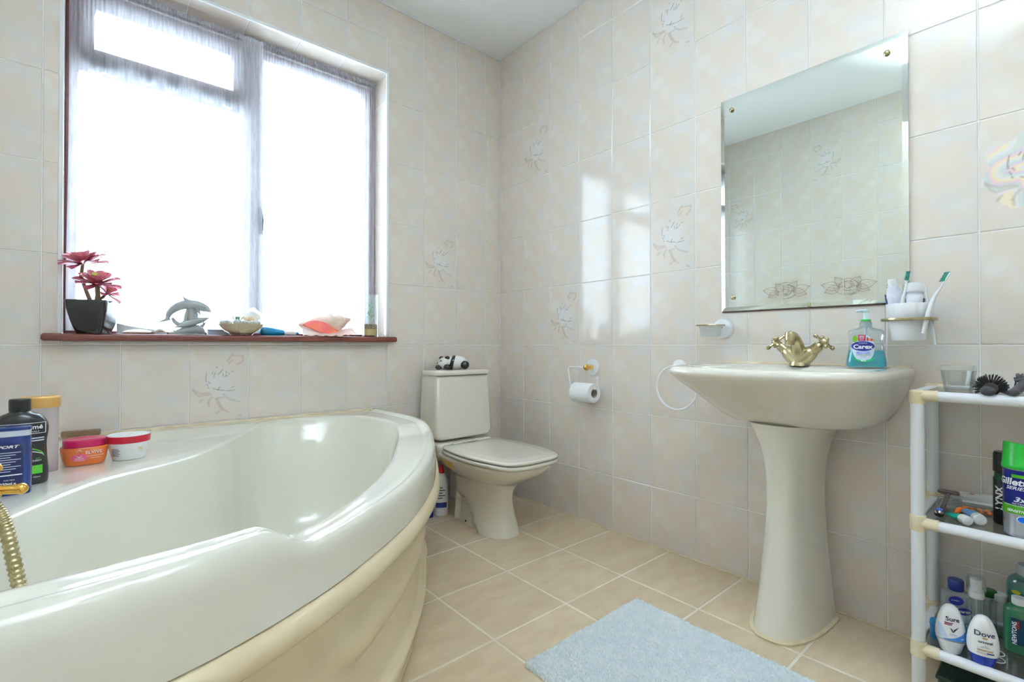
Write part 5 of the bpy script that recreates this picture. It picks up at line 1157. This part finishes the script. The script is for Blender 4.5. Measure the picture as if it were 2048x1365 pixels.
for i in range(5):
    for j in range(2): MB().ball((-.030 + .0145 * i, -.012 + .024 * j, .003), (.0055, .0075, .0042), 12, 8).build('tablet', mat('orange_tablet', (232, 120, 52), .15, coat=.6), bp)
c_ = on_shelf(1955, 1004, 1)
tp_ = thing('tissue_packet', 'crumpled white paper packet behind the tablets', 'packet', c_, facing(c_, 4)); rngp = random.Random(6)
MB().rings([[(x + .002 * math.sin(9 * q + z * 300), y, z + (.004 * math.sin(4.1 * q) * math.cos(3 * q) if z > .004 else 0)) for q, (x, y) in enumerate(sup(.046 * w, .020 * w, 4, 40))] for w, z in ((.96, 0), (1, .004), (.95, .014), (.7, .017), (.3, .018))]).build('packet', mat('white_packet', (228, 230, 230), .6), tp_)
MB().tube([(-.02, -.006, .019), (-.014, -.006, .0195), (-.008, -.005, .019)], .002, 6, flat=.4).build('red_mark', mat('crimson_print', (172, 26, 70)), tp_)
o = on_shelf(2000, 1046, 1); o = (-.185, -2.100, ZS[1])
lx = thing('black_deodorant_can', 'black body spray can behind the shaving gel', 'spray can', o, facing(o))
bb = Body([(0, .022, .022, 2), (.003, .0235, .0235, 2), (.105, .0235, .0235, 2), (.112, .0205, .0205, 2), (.120, .0205, .0205, 2), (.122, .0235, .0235, 2), (.163, .0232, .0232, 2), (.168, .021, .021, 2)], 1, 40)
bb.mb().build('can', M_BLACK, lx); bb.patch(-.03, .03, .104, .1185, 'green_band', mat('dark_green_print', (16, 74, 52), .35), lx); bb.text('LYNX', -.012, .062, .021, M_PRINTW, lx, rot=R(90), bold=.03); bb.patch(-.021, -.017, .070, .080, 'red_slash', mat('red_cap', (206, 34, 44)), lx, nu=3, nv=3)
o = (-.258, -2.130, ZS[1])
gi = thing('shaving_gel_can', 'blue and silver shaving gel can with a green cap on the middle shelf', 'spray can', o, facing(o))
bb = Body([(0, .030, .030, 2), (.002, .0325, .0325, 2), (.006, .0325, .0325, 2), (.008, .0315, .0315, 2), (.146, .0315, .0315, 2), (.150, .031, .031, 2)], 1, 56)
bb.mb().build('can', mat('silver_can', (172, 178, 188), .18, .85), gi)
cp_ = []
for z, r in ((.148, .0335), (.150, .034), (.156, .034), (.158, .0328), (.196, .0312), (.200, .0296)): cp_.append([(r * math.cos(q), r * math.sin(q), z + (.010 * (-math.cos(q) * .5) - .004 * math.sin(q) if z > .19 else 0)) for q in [2 * math.pi * j / 48 for j in range(48)]])
MB().rings(cp_).build('cap', mat('green_cap', (20, 160, 44), .25), gi)
M_GBLUE = mat('gel_blue', (22, 34, 120), .22, .3); bb.patch(-.085, .085, .068, .1462, 'blue_wrap', M_GBLUE, gi, .0004, nu=60, nv=3); bb.patch(-.085, .085, .050, .069, 'green_wrap', mat('gel_green', (70, 160, 30), .25), gi, .0005, nu=60, nv=6, shape=lambda a, b: (a, b - .35 * (a - .5) ** 2 * 4 * (1 - b) + .1))
bb.patch(-.018, .085, .130, .137, 'green_stripe', mat('gel_green', (70, 160, 30)), gi, .0008, nu=40, nv=2); A = -.50
bb.text('Gillette', 0, .120, .0205, mat('silver_print', (226, 230, 236), .3), gi, .0012, A, bold=.03, shear=.15); bb.text('SERIES', .004, .107, .010, mat('silver_print', (226, 230, 236)), gi, .0012, A, bold=.02, shear=.3, sx=1.2)
bb.text('3x', .010, .083, .015, mat('silver_print', (226, 230, 236)), gi, .0012, A, bold=.02, shear=.3, sx=1.3); bb.text('ACTION', .010, .074, .005, M_PRINTW, gi, .0012, A, sx=1.2); bb.text('PROTECTION FORMULA', .004, .0695, .0035, M_PRINTW, gi, .0014, A); bb.text('SENSITIVE', .006, .058, .0075, M_PRINTW, gi, .0014, A, shear=.2, bold=.02)
bb.patch(.006, .026, .034, .049, 'white_ring', M_PRINTW, gi, .0010, A, shape=disc_shape); bb.patch(.0072, .0248, .035, .048, 'blue_drop', mat('drop_blue', (20, 96, 206), .2), gi, .0016, A, shape=disc_shape)

# --- bottom tier
def rollon(label, o, extra, base_m, zb, tilt=0):
    t = thing('roll_on_deodorant', label, 'deodorant', o, facing(o, extra), 'roll on deodorants on the bottom shelf')
    bo = Body([(0, .0165, .0150, 2), (.003, .0185, .0165, 2), (.018, .0225, .0185, 2.1), (.032, .0268, .0195, 2.3), (.052, .0268, .0190, 2.3), (.075, .0232, .0165, 2.2), (.095, .0168, .0130, 2.1), (.106, .0095, .0080, 2), (.1095, .001, .001, 2)], 6, 48)
    bo.mb(z0=zb - .0005).build('bottle', M_WHITE, t); bo.mb(z1=zb + .001, shrink=-.0002).build('base', base_m, t); return t, bo
o = on_shelf(1901, 1302, 0)
su, bo = rollon('white roll on deodorant with a light blue swoosh on the bottom shelf', o, 14, mat('pearl_base', (226, 228, 232), .35), .030)
M_SBLUE = mat('swoosh_blue', (60, 128, 214), .35); bo.text('Sure', .0, .080, .0128, mat('navy_ink', (22, 30, 66), .4), su, bold=.02); bo.patch(-.014, .001, .0665, .0725, 'maroon_flash', mat('maroon_print', (150, 24, 80), .4), su, nv=2, shape=lambda a, b: (a * (.8 + .2 * b), b)); bo.text('WOMEN', -.0065, .0695, .0042, M_PRINTW, su, .0016)
ck = MB().add([bo.front(*p, .0012) for p in ((-.005, .062), (-.001, .0585), (.0, .054), (.0015, .0585), (.0115, .066), (.0018, .0535), (-.0005, .0515), (-.003, .057))], [(0, 1, 2, 6, 7), (2, 3, 4, 5, 6)]); ck.build('tick_print', mat('navy_ink', (22, 30, 66)), su, sharp=None)
bo.patch(-.016, .024, .033, .056, 'blue_swoosh', M_SBLUE, su, shape=lambda a, b: (a, b * (.10 + .90 * a * a)), nu=24); bo.patch(-.024, -.008, .038, .066, 'pale_swoosh', mat('pale_swoosh', (196, 214, 240), .4), su, shape=lambda a, b: (a * (1 - .75 * b), b)); bo.text('cotton', 0, .0475, .0048, M_SBLUE, su); bo.text('48h', .016, .0395, .005, M_PRINTW, su, .0018)
o = on_shelf(1966, 1328, 0)
dv, bo = rollon('white roll on deodorant with a royal blue base on the bottom shelf', o, 10, mat('royal_base', (30, 56, 158), .3), .024)
bo.text('Dove', .0, .073, .0150, mat('navy_ink', (22, 30, 66)), dv, bold=.015); bo.text('original', .001, .0565, .0078, mat('navy_ink', (22, 30, 66)), dv, bold=.02); bo.patch(-.004, .005, .0625, .0665, 'gold_bird', mat('gold_bird', (178, 146, 78), .35, .4), dv, shape=disc_shape, nu=10, nv=6)
bo.patch(-.012, .013, .0365, .0400, 'bronze_bar', mat('bronze_bar', (186, 148, 106), .4), dv, nv=2); bo.text('¼ moisturising cream', .0005, .0382, .0026, M_PRINTW, dv, .0018); bo.text('0% alcohol', -.004, .0325, .0042, M_TXT, dv); bo.patch(.003, .015, .0315, .0345, 'navy_print', M_NAVY, dv, nv=2)
for k in range(5): bo.patch(-.007 + .003 * k, -.004 + .003 * k, .043, .051 - abs(k - 2) * .002, 'petal_print', mat('grey_petal', (196, 200, 206), .4), dv, nu=4, nv=6, shape=disc_shape)
o = on_shelf(1912, 1256, 0); o = (o[0], o[1], ZS[0])
bc = thing('sanitiser_bottle', 'clear gel bottle with a navy cap behind the white roll on', 'bottle', o, facing(o, 16))
bb = Body([(0, .027, .015, 3), (.003, .029, .017, 3), (.075, .0295, .0175, 3), (.090, .027, .0165, 2.6), (.096, .014, .013, 2)], 4); bb.mb().build('bottle', clear('clear_gel', (226, 234, 240), .35, .08, .12), bc)
MB().lathe([(.0150, .0965), (.0160, .098), (.0160, .120), (.0145, .123), (.001, .1235)], 28).build('cap', mat('navy_cap', (22, 44, 116), .3), bc); bb.patch(-.018, .010, .064, .086, 'blue_label', mat('carex_blue', (24, 40, 140)), bc, shape=disc_shape)
bb.patch(-.024, .024, .022, .058, 'pale_label', mat('pale_blue_label', (190, 212, 236), .4), bc); bb.patch(-.004, .026, .042, .060, 'blue_oval', mat('carex_blue', (24, 40, 140)), bc, .0012, shape=disc_shape); bb.text('carex', .011, .051, .0095, M_PRINTW, bc, .0018, bold=.03); bb.text('protect', -.006, .076, .0045, M_PRINTW, bc, .0014)
o = (o[0] - .034, o[1] + .010, ZS[0])
bx_ = thing('teal_tin', 'flat teal tin lying behind the white roll on', 'tin', (at_px(1896, 1266, 2, ZS[0] + .02).x, at_px(1896, 1266, 2, ZS[0] + .02).y, ZS[0]), facing(o, 20))
MB().rings([[(x, y, z) for x, y in sup(.034 * w, .010 * w, 5, 40)] for w, z in ((.96, 0), (1, .002), (1, .044), (.96, .047), (.9, .048))]).build('tin', mat('teal_tin', (30, 118, 164), .35), bx_); MB().rings([[(x, y, z) for x, y in sup(.0346, .0106, 5, 40)] for z in (.034, .036)]).build('lid_seam', mat('teal_seam', (18, 84, 124), .4), bx_)
def pumpbottle(o):
    t = thing('pump_bottle', 'empty clear travel pump bottle with a white pump on the bottom shelf', 'bottle', o, facing(o)); bb = Body([(0, .021, .021, 2), (.002, .0235, .0235, 2), (.075, .0235, .0235, 2), (.086, .018, .018, 2), (.091, .0125, .0125, 2)], 4); bb.mb().build('bottle', clear('clear_pet', (240, 246, 246)), t)
    MB().lathe([(.0150, .0905), (.0158, .092), (.0150, .108), (.0125, .112), (.0105, .118), (.0112, .122), (.0112, .136), (.001, .1365)], 28).build('pump', M_WHITE, t); MB().lathe([(.0185, .106), (.0185, .136), (.016, .142), (.001, .1425)], 28, cap=False).build('over_cap', clear('clear_tub', (238, 242, 242)), t); MB().tube([(0, 0, .006), (0, 0, .09)], .0018, 8).build('dip_tube', M_PUMP, t); return t
pumpbottle(on_shelf(1953, 1268, 0))
o = on_shelf(2000, 1268, 0)
cb_ = thing('travel_bottle', 'clear travel bottle with green dregs and a white cap on the bottom shelf', 'bottle', o, facing(o)); bb = Body([(0, .019, .019, 2), (.002, .0215, .0215, 2), (.066, .0215, .0215, 2), (.078, .016, .016, 2), (.083, .012, .012, 2)], 4); bb.mb().build('bottle', clear('clear_pet', (240, 246, 246)), cb_)
bb.mb(shrink=.001, z0=.001, z1=.013).build('dregs', mat('green_dregs', (30, 132, 84), .15), cb_); MB().lathe([(.0140, .0825), (.0150, .084), (.0150, .098), (.013, .100), (.001, .1005)], 28).build('cap', M_WHITE, cb_); bb.patch(.004, .020, .004, .026, 'sticker', mat('barcode_sticker', (214, 218, 216), .5), cb_, .001, .35); bb.patch(.007, .016, .011, .019, 'barcode', M_TXT, cb_, .0016, .35, nu=4, nv=4)
o = (-.080, -2.134, ZS[0])
ga = thing('micellar_bottle', 'large teal cleansing water bottle with a pale cap at the back of the bottom shelf', 'bottle', o, facing(o))
bb = Body([(0, .040, .026, 2.6), (.003, .043, .029, 2.7), (.11, .044, .030, 2.7), (.140, .041, .028, 2.5), (.153, .030, .022, 2.2), (.158, .024, .019, 2)], 5); bb.mb().build('bottle', clear('teal_pet', (170, 222, 216), .25, .05, .14), ga)
bb.mb(shrink=.003, z0=.004, z1=.135).build('liquid', mat('teal_liquid', (24, 132, 128), .1, spec=.5), ga); MB().lathe([(.0245, .158), (.027, .160), (.0255, .178), (.023, .182), (.001, .183)], 32).build('cap', clear('pale_cap', (222, 230, 234), .7, .15, .1), ga)
bb.text('GARNIER', .004, .106, .0125, mat('deep_green_ink', (10, 70, 62), .4), ga, bold=.01); bb.patch(-.034, -.018, .114, .123, 'yellow_logo', mat('yellow_logo', (206, 204, 50), .4), ga, shape=disc_shape); bb.patch(-.028, .034, .030, .082, 'pale_label', mat('aqua_label', (150, 212, 214), .4), ga); bb.text('PURE', -.008, .073, .011, M_PRINTW, ga, .0018); bb.text('ACTIVE', .012, .060, .008, M_PRINTW, ga, .0018)
for k in range(6): bb.patch(-.022, .020 + .004 * (k % 2), .036 + .003 * k, .0372 + .003 * k, 'print_line', M_TXT, ga, .0018, nu=8, nv=1)
o = on_shelf(2040, 1302, 0)
ne = thing('green_mouthwash_bottle', 'bright green bottle at the right edge of the bottom shelf', 'bottle', o, facing(o, -6))
bb = Body([(0, .024, .018, 3), (.003, .027, .020, 3), (.085, .027, .020, 3), (.100, .023, .018, 2.5), (.108, .012, .012, 2)], 4); bb.mb().build('bottle', clear('green_pet', (96, 200, 150), .45, .05, .14), ne); bb.mb(shrink=.002, z0=.003, z1=.094).build('liquid', mat('green_liquid', (14, 128, 78), .1), ne)
MB().lathe([(.0125, .108), (.0138, .110), (.0138, .124), (.001, .126)], 24).build('cap', M_WHITE, ne); bb.patch(-.012, .024, .020, .080, 'navy_label', mat('navy_teal_label', (14, 60, 84), .4), ne); bb.text('NEWTONS', -.006, .046, .0105, M_PRINTW, ne, .0014, rot=R(90), bold=.03); bb.text('ORAL', -.001, .066, .007, mat('red_ink', (206, 50, 40), .4), ne, .0014, rot=R(90), bold=.03)
o = on_shelf(1988, 1238, 0); o = (min(o[0], -.075), o[1], ZS[0])
gt = thing('green_capped_vial', 'slim clear vial with a dark green cap behind the pump bottle', 'vial', (-.095, -2.062, ZS[0])); bb = Body([(0, .011, .011, 2), (.002, .013, .013, 2), (.078, .013, .013, 2), (.086, .009, .009, 2)], 3, 28); bb.mb().build('vial', clear('clear_pet', (240, 246, 246)), gt); MB().lathe([(.0125, .086), (.0138, .088), (.0138, .101), (.011, .104), (.001, .1045)], 24).build('cap', mat('bottle_green', (24, 92, 40), .35), gt)
for k, (px_, py_, r, lb) in enumerate(((1990, 1306, .016, 'clear elastic hair band lying right of the blue based roll on'), (1992, 1322, .015, 'clear elastic hair band nearest the front rail of the bottom shelf'))):
    hr = thing('hair_band', lb, 'hair band', on_shelf(px_, py_, 0), 0, 'hair bands on the bottom shelf')
    MB().tube([(r * math.cos(q), r * math.sin(q), .0012 + .0024 * k) for q in [2 * math.pi * j / 40 for j in range(41)]], .0011, 8, cap=False).build('band', mat('pale_elastic', (226, 230, 228), .4), hr)
gbx = thing('green_storage_box', 'dark green box on the floor under the white shelf rack', 'box', (0, 0, 0))
MB().box(-.262, -.062, -2.33, -1.985, .001, .050).build('body', mat('dark_green_box', (22, 48, 40), .5, noise=((30, 60, 50), 30)), gbx, bevel=.005); MB().box(-.266, -.058, -2.334, -1.981, .050, .060).build('lid', mat('dark_green_box', (22, 48, 40)), gbx, bevel=.004)

# ------------------------------------------------------------------ bath mat
mx0, mx1, my0_, my1_ = -.938, -.434, -2.03, -1.247
bm_ = thing('bath_mat', 'pale blue tufted cotton bath mat on the tiled floor', 'mat', ((mx0 + mx1) / 2, (my0_ + my1_) / 2, 0))
rs_ = np.random.RandomState(3); nx, ny = 190, 290; hx, hy = (mx1 - mx0) / 2, (my1_ - my0_) / 2
X, Y = np.meshgrid(np.linspace(-hx, hx, nx), np.linspace(-hy, hy, ny)); ed = np.minimum(np.minimum(hx - abs(X), hy - abs(Y)), .03)
Z = .014 * np.clip(ed / .010, 0, 1) ** .5 + .002 + rs_.uniform(-.0042, .0042, X.shape) + .0018 * np.sin(X * 31 + 2 * np.sin(Y * 17)) * np.sin(Y * 27)
Z[ed < 1e-6] = .001; X = X + rs_.uniform(-.0015, .0015, X.shape); Y = Y + rs_.uniform(-.0015, .0015, Y.shape)
V = np.stack([X, Y, np.maximum(Z, .0008)], -1).reshape(-1, 3).tolist(); F = [(j * nx + i, j * nx + i + 1, (j + 1) * nx + i + 1, (j + 1) * nx + i) for j in range(ny - 1) for i in range(nx - 1)]
pile = MB().add(V, F).build('pile', mat('mat_cotton', (236, 242, 243), .95, noise=((226, 236, 240), 40)), bm_, sharp=None); pile['kind'] = 'stuff'
MB().box(-hx + .004, hx - .004, -hy + .004, hy - .004, .0003, .002).build('backing', mat('mat_backing', (150, 164, 172), .9), bm_)

# ------------------------------------------------------------------ print and small fittings hang from the part they sit on
def nest():
    rules = (('lettering', ('label', 'blue_oval', 'pale_label', 'navy_label', 'pink_label', 'blue_wrap', 'blue_label', 'bottle', 'can', 'jar', 'tube')),
             ('print_line', ('label', 'bottle', 'jar')), ('print_bar', ('label',)), ('barcode', ('label', 'bottle')), ('print_frame', ('bottle',)), ('print_arc', ('bottle',)),
             ('index_cap', ('cross_handle',)), ('hinge', ('lid',)), ('cistern_lid', ('cistern',)), ('floor_screw', ('pan',)), ('yellow_patch', ('pan',)), ('panel_roll', ('front_panel',)), ('waste', ('bowl',)),
             ('foot', ('post',)), ('peg', ('stay_bar',)), ('eye', ('dolphin',)), ('eye_patch', ('head',)), ('ear', ('head',)), ('nose', ('head',)), ('heading', ('netting',)),
             ('badge', ('handle',)), ('blade', ('head',)), ('red_slash', ('can',)), ('green_band', ('can', 'bottle')), ('white_ring', ('can',)), ('blue_drop', ('can',)), ('green_stripe', ('can',)), ('screw_cap', ('glass',)), ('brown_edge', ('valve',)),
             ('pump_nozzle', ('pump',)), ('dip_tube', ('pump',)), ('grip', ('handle',)), ('bristles', ('head', 'core', 'slatted_head')), ('cap_rim', ('cap',)), ('ribbon_print', ('jar',)), ('gold_print', ('jar',)), ('red_band', ('jar',)))
    base = lambda o: o.name.split('.')[0]
    for root in [o for o in bpy.data.objects if o.parent is None and o.type == 'EMPTY']:
        kids = list(root.children)
        for pat, hosts in rules:
            for o in [k for k in kids if base(k) == pat and k.parent == root and not k.children]:
                for h in hosts:
                    host = [k for k in kids if base(k) == h and k is not o and k.parent == root]
                    if host:
                        i = [k for k in kids if base(k) == pat].index(o); o.parent = host[min(i, len(host) - 1)] if len(host) > 1 else host[0]; break
nest()
